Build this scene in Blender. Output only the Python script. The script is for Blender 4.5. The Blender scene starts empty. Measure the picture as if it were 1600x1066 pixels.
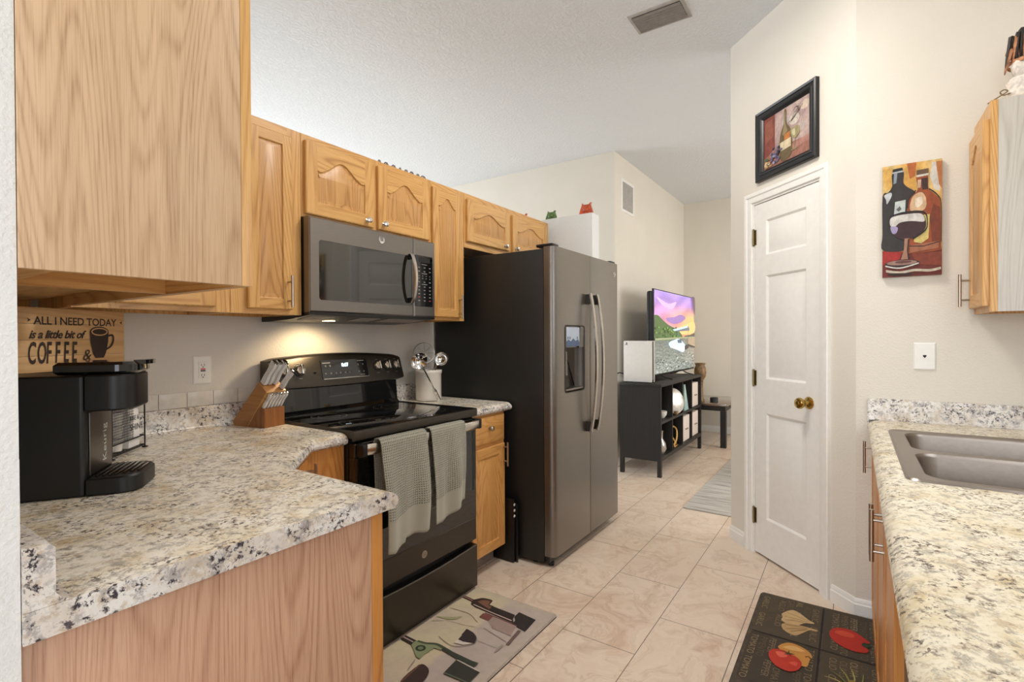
import bpy, bmesh, math, random
from mathutils import Vector, Matrix
random.seed(7)
PI = math.pi
SC = bpy.context.scene
COL = SC.collection

# ------------------------------------------------------------------ camera
CAM_H = 1.276
yaw, pit, rol = math.radians(33.972), math.radians(-.434), math.radians(-.252)
F = Vector((math.cos(yaw), math.sin(yaw), 0)); R = Vector((math.sin(yaw), -math.cos(yaw), 0)); U = Vector((0, 0, 1))
F2 = F*math.cos(pit)+U*math.sin(pit); U2 = U*math.cos(pit)-F*math.sin(pit)
R3 = R*math.cos(rol)+U2*math.sin(rol); U3 = U2*math.cos(rol)-R*math.sin(rol)
cd = bpy.data.cameras.new('camera'); cam = bpy.data.objects.new('camera', cd); COL.objects.link(cam)
cd.sensor_fit = 'HORIZONTAL'; cd.sensor_width = 36; cd.lens = 791.5*36/1600; cd.clip_start = .02
m = Matrix((R3, U3, -F2)).transposed().to_4x4(); m.translation = (0, 0, CAM_H); cam.matrix_world = m
SC.camera = cam

# ------------------------------------------------------------------ world, light, exposure
SC.view_settings.view_transform = 'Standard'; SC.view_settings.look = 'None'
SC.view_settings.gamma = 1; SC.view_settings.use_curve_mapping = False
SC.view_settings.exposure = 0.34
SC.cycles.use_denoising = True
SC.cycles.max_bounces = 10; SC.cycles.diffuse_bounces = 6; SC.cycles.sample_clamp_indirect = 6
w = bpy.data.worlds.new('world'); SC.world = w; w.use_nodes = True
w.node_tree.nodes['Background'].inputs[0].default_value = (.85, .92, 1, 1)
w.node_tree.nodes['Background'].inputs[1].default_value = 1.5
def area(name, loc, target, sx, sy, power, color=(1, 1, 1)):
    l = bpy.data.lights.new(name, 'AREA'); l.shape = 'RECTANGLE'; l.size = sx; l.size_y = sy; l.energy = power; l.color = color
    o = bpy.data.objects.new(name, l); COL.objects.link(o); o.location = loc
    o.rotation_euler = (Vector(target)-Vector(loc)).to_track_quat('-Z', 'Y').to_euler(); return o
# daylight entering by the windows of the dining area, the sink wall, the far room and the living room
area('daylight_dining_window', (-3.3, 0.6, 1.55), (0, .6, 1.4), 2.6, 1.7, 58, (.86, .93, 1))
area('daylight_patio_door', (-1.1, -2.85, 1.35), (-.6, 0, 1.3), 2.4, 2.1, 20, (.86, .93, 1))
area('daylight_sink_window', (1.45, -.66, 1.62), (1.45, 2, 1.2), .95, .8, 6, (.9, .95, 1))
area('daylight_far_window', (5.3, -2.8, 1.6), (5.4, 2, 1.3), 2.0, 1.5, 52, (.97, .97, .95))
area('daylight_living_window', (2.4, 6.4, 1.7), (2.4, 3, 2.4), 3.0, 1.7, 85, (.88, .94, 1))
# flush ceiling lamps
area('kitchen_lamp_light', (1.95, .62, 2.98), (1.95, .62, 0), .4, .4, 20, (1, .95, .88))
area('dining_lamp_light', (-1.2, .2, 2.9), (-1.2, .2, 0), .6, .6, 10, (1, .95, .9))
area('far_lamp_light', (5.6, -.4, 2.98), (5.6, -.4, 0), .5, .5, 12, (1, .86, .7))

# ------------------------------------------------------------------ colour / material helpers
def lin(c):
    if isinstance(c, str):
        c = [int(c[i:i+2], 16)/255 for i in (0, 2, 4)]
    return tuple((x/12.92 if x <= .04045 else ((x+.055)/1.055)**2.4) for x in c)
class NT:
    def __init__(s, name):
        s.m = bpy.data.materials.new(name); s.m.use_nodes = True; s.t = s.m.node_tree; s.N = s.t.nodes; s.L = s.t.links
        s.b = s.N['Principled BSDF']; s.tc = None
    def n(s, typ, **kw):
        x = s.N.new(typ)
        for k, v in kw.items(): setattr(x, k, v)
        return x
    def l(s, a, b): s.L.new(a, b)
    def co(s):
        if not s.tc: s.tc = s.n('ShaderNodeTexCoord').outputs['Object']
        return s.tc
    def mapp(s, src, scale=(1, 1, 1), rot=(0, 0, 0), loc=(0, 0, 0)):
        x = s.n('ShaderNodeMapping'); x.inputs['Scale'].default_value = scale; x.inputs['Rotation'].default_value = rot; x.inputs['Location'].default_value = loc
        s.l(src, x.inputs['Vector']); return x.outputs[0]
    def noise(s, src, scale, detail=2, rough=.5, dist=0):
        x = s.n('ShaderNodeTexNoise'); x.inputs['Scale'].default_value = scale; x.inputs['Detail'].default_value = detail
        x.inputs['Roughness'].default_value = rough; x.inputs['Distortion'].default_value = dist
        s.l(src, x.inputs['Vector']); return x.outputs['Fac']
    def math(s, op, a, b=None, c=None):
        x = s.n('ShaderNodeMath', operation=op)
        for i, v in enumerate((a, b, c)):
            if v is None: continue
            if isinstance(v, (int, float)): x.inputs[i].default_value = v
            else: s.l(v, x.inputs[i])
        return x.outputs[0]
    def ramp(s, src, stops, interp='LINEAR'):
        x = s.n('ShaderNodeValToRGB'); cr = x.color_ramp; cr.interpolation = interp
        while len(cr.elements) < len(stops): cr.elements.new(.5)
        for e, (p, c) in zip(cr.elements, stops):
            e.position = p; e.color = (*((c, c, c) if isinstance(c, (int, float)) else lin(c)), 1)
        s.l(src, x.inputs[0]); return x.outputs[0]
    def mix(s, fac, a, b, blend='MIX'):
        x = s.n('ShaderNodeMix', data_type='RGBA', blend_type=blend)
        for i, v in ((0, fac), (6, a), (7, b)):
            if isinstance(v, (int, float)) and i == 0: x.inputs[0].default_value = v
            elif isinstance(v, str): x.inputs[i].default_value = (*lin(v), 1)
            else: s.l(v, x.inputs[i])
        return x.outputs[2]
    def col(s, src): s.l(src, s.b.inputs['Base Color']) if not isinstance(src, str) else setattr(s.b.inputs['Base Color'], 'default_value', (*lin(src), 1)); return s
    def bump(s, src, strength=.2, dist=.002):
        x = s.n('ShaderNodeBump'); x.inputs['Strength'].default_value = strength; x.inputs['Distance'].default_value = dist
        s.l(src, x.inputs['Height']); s.l(x.outputs[0], s.b.inputs['Normal']); return s
    def p(s, **kw):
        names = dict(rough='Roughness', metal='Metallic', coat='Coat Weight', croughn='Coat Roughness', trans='Transmission Weight', ior='IOR', alpha='Alpha', sheen='Sheen Weight', spec='Specular IOR Level', aniso='Anisotropic')
        for k, v in kw.items(): s.b.inputs[names[k]].default_value = v
        return s
M = {}
def plain(name, c, rough=.5, metal=0, var=.06, nscale=30, **kw):
    t = NT(name); t.p(rough=rough, metal=metal, **kw)
    n = t.noise(t.co(), nscale, 3)
    r, g, b = [int(c[i:i+2], 16)/255 for i in (0, 2, 4)]
    t.col(t.ramp(n, [(.3, (r*(1-var), g*(1-var), b*(1-var))), (.7, (min(1, r*(1+var)), min(1, g*(1+var)), min(1, b*(1+var))))]))
    M[name] = t.m; return t
def emis(name, c, strength):
    t = NT(name); t.col(c); t.b.inputs['Emission Color'].default_value = (*lin(c), 1); t.b.inputs['Emission Strength'].default_value = strength; M[name] = t.m
# walls and ceilings
def wallmat(name, c, bs=.35):
    t = NT(name); t.p(rough=.85, spec=.25)
    n = t.noise(t.co(), 3, 2); r, g, b = [int(c[i:i+2], 16)/255 for i in (0, 2, 4)]
    t.col(t.ramp(n, [(.3, (r*.985, g*.985, b*.98)), (.7, (r, g, b))]))
    h = t.ramp(t.noise(t.co(), 130, 3, .55), [(.42, 0.), (.62, 1.)])
    t.bump(h, bs, .0015); M[name] = t.m
wallmat('wall_paint', 'E1DBD0', .3)
wallmat('wall_paint_white', 'E2E3E2', .35)
wallmat('wall_paint_kitchen', 'DAD5CE', .3)
t = NT('ceiling_paint'); t.p(rough=.9, spec=.2).col('DEE1E4')
h = t.ramp(t.noise(t.co(), 48, 4, .6), [(.44, 0.), (.56, 1.)]); t.bump(h, .7, .003); M['ceiling_paint'] = t.m
plain('white_trim', 'EDEBE6', .4, var=.01)
plain('white_plastic', 'ECEAE4', .35, var=.01)
# floor tile
t = NT('marble_tile'); t.p(rough=.32, spec=.4)
co = t.co()
warp = t.n('ShaderNodeTexNoise'); warp.inputs['Scale'].default_value = 2.2; warp.inputs['Detail'].default_value = 4; t.l(co, warp.inputs['Vector'])
vm = t.n('ShaderNodeVectorMath', operation='MULTIPLY_ADD'); t.l(warp.outputs['Color'], vm.inputs[0]); vm.inputs[1].default_value = (.9, .9, 0); t.l(co, vm.inputs[2])
n1 = t.noise(vm.outputs[0], 4.2, 8, .62, 1.2)
n2 = t.noise(vm.outputs[0], 1.6, 5, .6, .6)
c1 = t.ramp(n1, [(.3, 'BBA08A'), (.42, 'D4BFAB'), (.52, 'E2D2C1'), (.62, 'DBC9B6'), (.75, 'EADFD2')])
c2 = t.ramp(n2, [(.35, 'D3B59C'), (.5, 'E2D2C0'), (.66, 'DFC8B6')])
c = t.mix(.45, c1, c2)
ve = t.math('ABSOLUTE', t.math('SUBTRACT', t.noise(vm.outputs[0], 2.6, 7, .6, 1.5), .5))
c = t.mix(t.ramp(ve, [(0, .4), (.012, .15), (.03, 0.)]), c, 'B29680')
br = t.n('ShaderNodeTexBrick', offset=.5, squash=1); br.inputs['Scale'].default_value = 1
br.inputs['Brick Width'].default_value = .64; br.inputs['Row Height'].default_value = .325; br.inputs['Mortar Size'].default_value = .0016
br.inputs['Mortar Smooth'].default_value = .1; br.inputs['Color1'].default_value = (1, 1, 1, 1); br.inputs['Color2'].default_value = (.96, .95, .94, 1)
t.l(t.mapp(co, loc=(.29, -.077, 0)), br.inputs['Vector'])
c = t.mix(1., c, br.outputs['Color'], 'MULTIPLY')
c = t.mix(t.math('MULTIPLY', br.outputs['Fac'], .25), c, 'B8A692')
t.col(c); M['marble_tile'] = t.m
# oak: grain direction x, y or z
def oak(name, light, dark, axis='z', freq=1., streak=.5, rough=.38, cath=1.):
    t = NT(name); t.p(rough=rough, spec=.4, coat=.12, croughn=.25)
    oi = t.n('ShaderNodeObjectInfo'); va = t.n('ShaderNodeVectorMath', operation='MULTIPLY_ADD')
    t.l(oi.outputs['Random'], va.inputs[0]); va.inputs[1].default_value = (13, 9, 11); t.l(t.co(), va.inputs[2])
    s = {'x': (.09, 1, 1), 'y': (1, .09, 1), 'z': (1, 1, .09)}[axis]
    st = tuple(a*freq for a in s)
    p1 = t.mapp(va.outputs[0], st)
    base = t.noise(p1, 3.6*cath, 2, .45, .2)
    bands = t.math('ADD', t.math('MULTIPLY', t.math('SINE', t.math('MULTIPLY', base, 330)), .5), .5)
    s2 = {'x': (.025, 1, 1), 'y': (1, .025, 1), 'z': (1, 1, .025)}[axis]
    fine = t.noise(t.mapp(va.outputs[0], s2), 520, 2, .5)
    mid = t.noise(t.mapp(va.outputs[0], s2), 60, 3, .5)
    inv = t.math('SUBTRACT', 1, bands); lines = t.math('MULTIPLY', inv, t.math('MULTIPLY', inv, inv))
    pores = t.ramp(fine, [(.36, 1.), (.52, 0.)])
    blot = t.noise(t.mapp(va.outputs[0], s), 7, 2)
    f = t.math('SUBTRACT', t.math('ADD', .55, t.math('MULTIPLY', mid, .36)), t.math('ADD', t.math('MULTIPLY', lines, t.math('MULTIPLY', blot, .42)), t.math('MULTIPLY', pores, .24*streak)))
    lr, lg, lb = [int(light[i:i+2], 16)/255 for i in (0, 2, 4)]; dr, dg, db = [int(dark[i:i+2], 16)/255 for i in (0, 2, 4)]
    c = t.ramp(f, [(.2, (dr, dg, db)), (.5, ((lr*.6+dr*.4), (lg*.6+dg*.4), (lb*.6+db*.4))), (.85, (lr, lg, lb))])
    t.col(c); t.bump(fine, .06, .0006); M[name] = t.m
oak('oak_z', 'DEB06E', '98622C'); oak('oak_x', 'DEB06E', '98622C', 'x'); oak('oak_y', 'DEB06E', '98622C', 'y')
oak('oak_panel', 'D4A468', '92602E', streak=.6)
oak('oak_end', 'D6B692', 'A07C5A', freq=1.15, streak=.8, rough=.5)
oak('oak_end_base', 'CBA488', '94684E', freq=1.15, streak=.75, rough=.55)
oak('oak_end_gray', 'CCC7BE', 'A39C90', freq=1.3, streak=.6, rough=.5)
oak('oak_base_z', 'CC8E4A', '8E5422'); oak('oak_base_x', 'CC8E4A', '8E5422', 'x')  # same oak as the wall cabinets; the deeper tone paints in warm light
oak('oak_low_z', 'DCA766', 'A8702F'); oak('oak_low_x', 'DCA766', 'A8702F', 'x')  # that oak again for the narrow base cabinet, warm light put into its colour
oak('acacia', 'B07E48', '6B3A1A', 'x', freq=.6, streak=.4); oak('acacia_dark', '9C6434', '55290F', 'z', freq=.8, streak=.4)
oak('pine_sign', 'DDB684', 'B08450', 'x', freq=.8, streak=.3, rough=.6)
oak('black_wood', '24201E', '141210', 'z', streak=.8, rough=.62)
# granite-look laminate; flecks stretched along the given axis
def granite(name, cream='E6DAC2', tan='CDB894', white='F1ECE0', dark='625A54', gray='A5A09A', dk=.60):
    t = NT(name); t.p(rough=.26, spec=.45); co = t.co()
    a = t.noise(co, 11, 4, .6, .5)
    c = t.ramp(a, [(.30, tan), (.42, cream), (.56, white)])
    b = t.noise(t.mapp(co, loc=(3, 1, 7)), 52, 5, .7, .3)
    c = t.mix(t.ramp(b, [(.52, 0.), (.62, .7)]), c, 'BCA88E')
    g = t.noise(t.mapp(co, loc=(1, 8, 5)), 38, 6, .75, .4)
    c = t.mix(t.ramp(g, [(.52, 0.), (.60, .75)]), c, gray)
    d = t.noise(t.mapp(co, loc=(9, 4, 2)), 88, 5, .72, .35)
    e = t.noise(t.mapp(co, loc=(2, 2, 2)), 15, 3, .6)
    dm = t.math('MULTIPLY', t.ramp(d, [(.52, 0.), (.58, 1.)]), t.ramp(e, [(.42, .1), (dk, 1.)]))
    c = t.mix(dm, c, dark)
    w_ = t.noise(t.mapp(co, loc=(5, 5, 1)), 110, 3, .6)
    c = t.mix(t.ramp(w_, [(.58, 0.), (.66, .6)]), c, white)
    t.col(c); M[name] = t.m
granite('granite_top'); granite('granite_sink', 'DFD3B6', 'C9B68E', 'E6DEC9', '665A50', 'A29C90', .56)
granite('granite_edge', 'D2CAC0', 'BFB4A6', 'E2DFDA', '403C42', '9E9A9A', .52)
# metals, plastics, glass
def steel(name, c, rough=.3, axis=(1, 1, 60), metal=1., b=.03):
    t = NT(name); t.p(rough=rough, metal=metal)
    n = t.noise(t.mapp(t.co(), axis), 25, 3); r, g, bb = [int(c[i:i+2], 16)/255 for i in (0, 2, 4)]
    t.col(t.ramp(n, [(.3, (r*.94, g*.94, bb*.94)), (.7, (r, g, bb))])); t.bump(n, b, .0005); M[name] = t.m
steel('slate_steel', '8C8884', .36, (2, 2, 90)); steel('slate_dark', '56524D', .38, (2, 2, 90))
steel('brushed_steel', 'C9C4BC', .26, (1, 60, 60)); steel('nickel', 'B9AFA4', .28, (60, 60, 1)); steel('sink_steel', '9C928A', .33, (60, 2, 2), b=.01)
steel('chrome', 'E8E8E8', .06, (1, 1, 1), b=0); steel('brass', 'B99A55', .18, (1, 1, 1), b=0); steel('old_brass', '8C7C58', .35, (1, 1, 1)); steel('handle_steel', 'D6D1CA', .22, (1, 1, 60), b=.01)
plain('black_side', '1E1E1D', .42, var=.05, nscale=400); plain('black_plastic', '0D0D0E', .38, var=.05); plain('black_gloss', '0B0B0C', .06, var=.02, coat=.5)
plain('black_matte', '151515', .6); plain('frame_black', '121214', .3); plain('charcoal', '2A2A2A', .5)
plain('cook_glass', '0A0A0B', .045, var=.01, coat=.6); plain('oven_glass', '0D0E0E', .05, var=.01, coat=.6); plain('mic_glass', '15140F', .07, var=.02, coat=.7, spec=.8)
plain('ring_gray', '55534E', .3); plain('label_gray', '9A9A96', .5); plain('label_white', 'DCDCD8', .5); plain('label_red', 'C23A4A', .5)
plain('ceramic_white', 'E9E4DC', .18, var=.01, coat=.4); plain('knife_white', 'D9D8D8', .3, var=.02)
plain('ink', '2A1C16', .7, var=.1); plain('ps_white', 'E3E1DD', .4, var=.01); plain('fabric_box', 'D9CDC4', .9, var=.05, nscale=300)
plain('gold_brown', '745836', .4, var=.3, nscale=60); plain('teal_glass', 'A9C7C6', .15, var=.05); plain('gold', 'D8B878', .25, 1)
plain('silver_vase', 'B4AEA6', .25, .7, var=.1); plain('rubber', '1C1C1C', .8); plain('toe_kick', '8A8078', .7, var=.15, nscale=20); plain('red_paint', 'B02A30', .5)
plain('feather_white', 'DAD2C8', .8, var=.12, nscale=60); plain('feather_black', '2A221E', .6, var=.2); plain('feather_brown', '9A6B4C', .7, var=.3, nscale=60); plain('wire_tan', '7C6A4A', .4)
plain('gray_metal', '7E7A76', .45, .6); plain('vent_gray', 'A7A29D', .5, var=.05); plain('vent_dark', '3A3633', .7); plain('vent_louvre', '8A8580', .5); plain('tile_white', 'DAD5CC', .25, var=.03)
plain('candle', 'D8D0C0', .5); plain('pod_purple', 'A9A6B8', .4, var=.3, nscale=60); plain('paper_white', 'E6E2DE', .7, var=.02)
plain('table_top', '6B5A4C', .08, var=.3, nscale=12, coat=.6)
for nm, c in (('glass_green', '5C7A2C'), ('glass_orange', 'D0521C')):
    t = plain(nm, c, .12, var=.2, nscale=40, coat=.5); t.p(trans=.35)
t = plain('clear_plastic', 'D8DCDC', .12, var=.01); t.p(trans=.75, ior=1.3, alpha=.55)
t = plain('window_glass', 'FFFFFF', .0, var=0); t.p(trans=1., ior=1.01)
emis('lamp_warm', 'FFE3B0', 6); emis('lamp_ceiling', 'FFF0D8', 5); emis('digit_blue', 'CFEFFF', 2.2)
t = plain('towel', '9E9C8C', .95, var=.04, sheen=.3)
co = t.tc
sx = t.n('ShaderNodeAttribute', attribute_name='fab'); sep = t.n('ShaderNodeSeparateXYZ'); t.l(sx.outputs['Vector'], sep.inputs[0])
wx = t.math('SINE', t.math('MULTIPLY', sep.outputs[0], 2*PI/.0095)); wy = t.math('SINE', t.math('MULTIPLY', sep.outputs[1], 2*PI/.0095))
waf = t.math('MAXIMUM', wx, wy)
mask = t.ramp(sep.outputs[2], [(.49, 0.), (.51, 1.)])
hh = t.math('MULTIPLY', waf, mask)
ter = t.noise(co, 500, 2)
t.bump(t.math('ADD', hh, t.math('MULTIPLY', ter, .5)), .9, .0022)
cc = t.mix(t.math('MULTIPLY', mask, t.ramp(waf, [(0, .55), (.75, 0.)])), 'A09E8E', '6A685A'); t.col(cc)
t = NT('rug_weave'); t.p(rough=.95)
n = t.noise(t.mapp(t.co(), (3, .25, 1)), 14, 4, .6); t.col(t.ramp(n, [(.3, '8E8984'), (.5, 'B9B4AC'), (.7, 'CDC9C1')])); t.bump(t.noise(t.co(), 250, 2), .4, .003); M['rug_weave'] = t.m
t = NT('dark_mat'); t.p(rough=.7)
n = t.noise(t.mapp(t.co(), (1, 1, 1)), 22, 5, .65); t.col(t.ramp(n, [(.3, '2A231C'), (.5, '43382C'), (.7, '5A4B3A')])); t.bump(t.noise(t.co(), 300, 2), .3, .001); M['dark_mat'] = t.m
# painted prints: colour attribute with brush variation
def printed(name, emit=0, var=.25, sc=40, rough=.6):
    t = NT(name); t.p(rough=rough)
    a = t.n('ShaderNodeAttribute', attribute_name='Col')
    n = t.noise(t.mapp(t.co(), (1, 1, .6)), sc, 4, .6)
    c = t.mix(1., a.outputs['Color'], t.ramp(n, [(.3, 1-var), (.7, 1.)]), 'MULTIPLY')
    t.col(c)
    if emit: t.l(c, t.b.inputs['Emission Color']); t.b.inputs['Emission Strength'].default_value = emit
    M[name] = t.m
printed('print', var=.38, sc=55); printed('print_soft', var=.1, sc=15); printed('screen_print', .75, .16, 30, .15); printed('mat_print', var=.12, sc=25, rough=.8)
M['screen_print'].node_tree.nodes['Principled BSDF'].inputs['Roughness'].default_value = .2

# ------------------------------------------------------------------ mesh helpers
ORIG = {}
class MB:
    def __init__(s, mats): s.bm = bmesh.new(); s.mats = mats if isinstance(mats, (list, tuple)) else [mats]; s.fab = None
    def _f(s, vs, mi):
        try:
            f = s.bm.faces.new(vs); f.material_index = mi; return f
        except ValueError: return None
    def box(s, x0, x1, y0, y1, z0, z1, b=0, mi=0, T=None, seg=2):
        x0, x1 = sorted((x0, x1)); y0, y1 = sorted((y0, y1)); z0, z1 = sorted((z0, z1))
        n0 = len(s.bm.verts)
        v = [s.bm.verts.new((x, y, z)) for x in (x0, x1) for y in (y0, y1) for z in (z0, z1)]
        fs = [s._f([v[i] for i in q], mi) for q in ((0, 1, 3, 2), (4, 6, 7, 5), (0, 4, 5, 1), (2, 3, 7, 6), (0, 2, 6, 4), (1, 5, 7, 3))]
        nv = v
        if b > 0:
            es = list({e for f in fs for e in f.edges})
            r = bmesh.ops.bevel(s.bm, geom=es, offset=b, segments=seg, affect='EDGES', profile=.5)
            for f in r['faces']: f.material_index = mi
            nv = list({w for f in r['faces'] for w in f.verts} | {w for f in fs if f.is_valid for w in f.verts})
        if T is not None:
            for w in nv: w.co = T @ w.co
        return s
    def prism(s, pts, f0, f1, mi=0, cap=True):
        """pts 2D; f0,f1 functions 2D->3D for the two ends"""
        a = [s.bm.verts.new(f0(*p)) for p in pts]; b = [s.bm.verts.new(f1(*p)) for p in pts]
        n = len(pts)
        for i in range(n): s._f([a[i], a[(i+1) % n], b[(i+1) % n], b[i]], mi)
        if cap: s._f(a[::-1], mi); s._f(b, mi)
        return s
    def loops(s, L, mi=0, closed=True, cap0=False, cap1=False, ring=False):
        V = [[s.bm.verts.new(p) for p in l] for l in L]
        m = len(V); n = len(V[0])
        for i in range(m if ring else m-1):
            A, B = V[i], V[(i+1) % m]
            for j in range(n if closed else n-1): s._f([A[j], A[(j+1) % n], B[(j+1) % n], B[j]], mi)
        if cap0: s._f(V[0][::-1], mi)
        if cap1: s._f(V[-1], mi)
        return V
    def lathe(s, prof, c=(0, 0, 0), seg=24, axis='z', mi=0, T=None):
        L = []
        for r, h in prof:
            l = []
            for k in range(seg):
                a = 2*PI*k/seg; x, y = r*math.cos(a), r*math.sin(a)
                p = {'z': (x, y, h), 'y': (x, h, y), 'x': (h, x, y)}[axis]
                p = Vector(c)+Vector(p) if T is None else T @ Vector(p)
                l.append(p)
            L.append(l)
        s.loops(L, mi, cap0=prof[0][0] > 1e-6, cap1=prof[-1][0] > 1e-6); return s
    def tube(s, pts, r, seg=8, mi=0, cap=True, closed=False, sx=1., up=None):
        pts = [Vector(p) for p in pts]; L = []; n = len(pts); prev = None
        for i, p in enumerate(pts):
            if closed: d = pts[(i+1) % n]-pts[i-1]
            else: d = pts[min(i+1, n-1)]-pts[max(i-1, 0)]
            d.normalize()
            if prev is None:
                ref = Vector(up) if up else (Vector((0, 0, 1)) if abs(d.z) < .9 else Vector((1, 0, 0)))
                a = d.cross(ref).normalized()
            else: a = (prev-d*prev.dot(d)).normalized()
            prev = a; b = d.cross(a); rr = r[i] if isinstance(r, (list, tuple)) else r
            L.append([p+a*rr*sx*math.cos(2*PI*k/seg)+b*rr*math.sin(2*PI*k/seg) for k in range(seg)])
        s.loops(L, mi, cap0=cap and not closed, cap1=cap and not closed, ring=closed); return s
    def ball(s, c, r, sc=(1, 1, 1), seg=16, mi=0, T=None):
        L = []; n = seg//2
        for i in range(n+1):
            t = PI*(.001+.998*i/n)
            L.append([(T @ Vector((r*sc[0]*math.sin(t)*math.cos(2*PI*k/seg), r*sc[1]*math.sin(t)*math.sin(2*PI*k/seg), -r*sc[2]*math.cos(t)))) if T is not None else
                      Vector((c[0]+r*sc[0]*math.sin(t)*math.cos(2*PI*k/seg), c[1]+r*sc[1]*math.sin(t)*math.sin(2*PI*k/seg), c[2]-r*sc[2]*math.cos(t))) for k in range(seg)])
        s.loops(L, mi, cap0=True, cap1=True); return s
    def holed(s, outer, holes, f, mi=0):
        """flat face with holes; outer/holes 2D lists, f maps to 3D. returns vertex loops"""
        es = []; res = []
        for lp in [outer]+holes:
            vs = [s.bm.verts.new(f(*p)) for p in lp]; res.append(vs)
            for i in range(len(vs)): es.append(s.bm.edges.new((vs[i], vs[(i+1) % len(vs)])))
        r = bmesh.ops.triangle_fill(s.bm, use_beauty=True, use_dissolve=False, edges=es)
        for g in r['geom']:
            if isinstance(g, bmesh.types.BMFace): g.material_index = mi
        return res
    def text(s, body, size, f, mi=0, shear=0., spacing=1., align='LEFT', bold=0.):
        cu = bpy.data.curves.new('t', 'FONT'); cu.body = body; cu.size = size; cu.shear = shear; cu.space_character = spacing; cu.align_x = align; cu.offset = bold
        cu.resolution_u = 3
        ob = bpy.data.objects.new('t', cu); COL.objects.link(ob); bpy.context.view_layer.update()
        me = ob.evaluated_get(bpy.context.evaluated_depsgraph_get()).to_mesh()
        vs = [s.bm.verts.new(f(v.co.x, v.co.y)) for v in me.vertices]
        out = []
        for p in me.polygons:
            q = s._f([vs[i] for i in p.vertices], mi)
            if q: out.append(q)
        bpy.data.objects.remove(ob); bpy.data.curves.remove(cu); return out
    def build(s, name, parent=None, world=True, angle=35, smooth=True, dbl=0):
        if dbl: bmesh.ops.remove_doubles(s.bm, verts=s.bm.verts, dist=dbl)
        bmesh.ops.recalc_face_normals(s.bm, faces=s.bm.faces)
        if parent is not None and world:
            T = ORIG[parent.name].inverted()
            for v in s.bm.verts: v.co = T @ v.co
        me = bpy.data.meshes.new(name); s.bm.to_mesh(me); s.bm.free()
        for mm in s.mats: me.materials.append(M[mm])
        if smooth:
            for p in me.polygons: p.use_smooth = True
            me.set_sharp_from_angle(angle=math.radians(angle))
        o = bpy.data.objects.new(name, me); COL.objects.link(o)
        if parent is not None: o.parent = parent; ORIG[o.name] = ORIG[parent.name]
        else: ORIG[o.name] = Matrix.Identity(4)
        return o
def thing(name, label, cat, loc, rz=0, group=None):
    o = bpy.data.objects.new(name, None); COL.objects.link(o); o.location = loc; o.rotation_euler = (0, 0, rz); o.empty_display_size = .05
    ORIG[o.name] = Matrix.Translation(loc) @ Matrix.Rotation(rz, 4, 'Z')
    o['label'] = label; o['category'] = cat
    if group: o['group'] = group
    return o
def tag(o, label, cat, group=None):
    o['label'] = label; o['category'] = cat
    if group: o['group'] = group
    return o
def struct(name, mb, parent=None, **k):
    o = mb.build(name, parent, **k)
    if parent is None: o['kind'] = 'structure'
    return o
def off(pts, d):
    """offset a CCW polygon inwards by d (number or per-edge list)"""
    n = len(pts); out = []
    D = d if isinstance(d, (list, tuple)) else [d]*n
    for i in range(n):
        p0, p1, p2 = Vector(pts[i-1]), Vector(pts[i]), Vector(pts[(i+1) % n])
        e0 = (p1-p0).normalized(); e1 = (p2-p1).normalized()
        n0 = Vector((-e0.y, e0.x)); n1 = Vector((-e1.y, e1.x))
        a, b = D[i-1], D[i]
        cr = e0.x*e1.y-e0.y*e1.x
        if abs(cr) < 1e-4: q = p1+n0*((a+b)/2)
        else:
            q0 = p0+n0*a; q1 = p1+n1*b
            t = ((q1.x-q0.x)*e1.y-(q1.y-q0.y)*e1.x)/cr
            q = q0+e0*t
        out.append((q.x, q.y))
    return out
def rrect(x0, x1, y0, y1, r, n=6):
    P = []
    for cx, cy, a0 in ((x1-r, y0+r, -90), (x1-r, y1-r, 0), (x0+r, y1-r, 90), (x0+r, y0+r, 180)):
        for k in range(n+1):
            a = math.radians(a0+90*k/n); P.append((cx+r*math.cos(a), cy+r*math.sin(a)))
    return P
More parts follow.
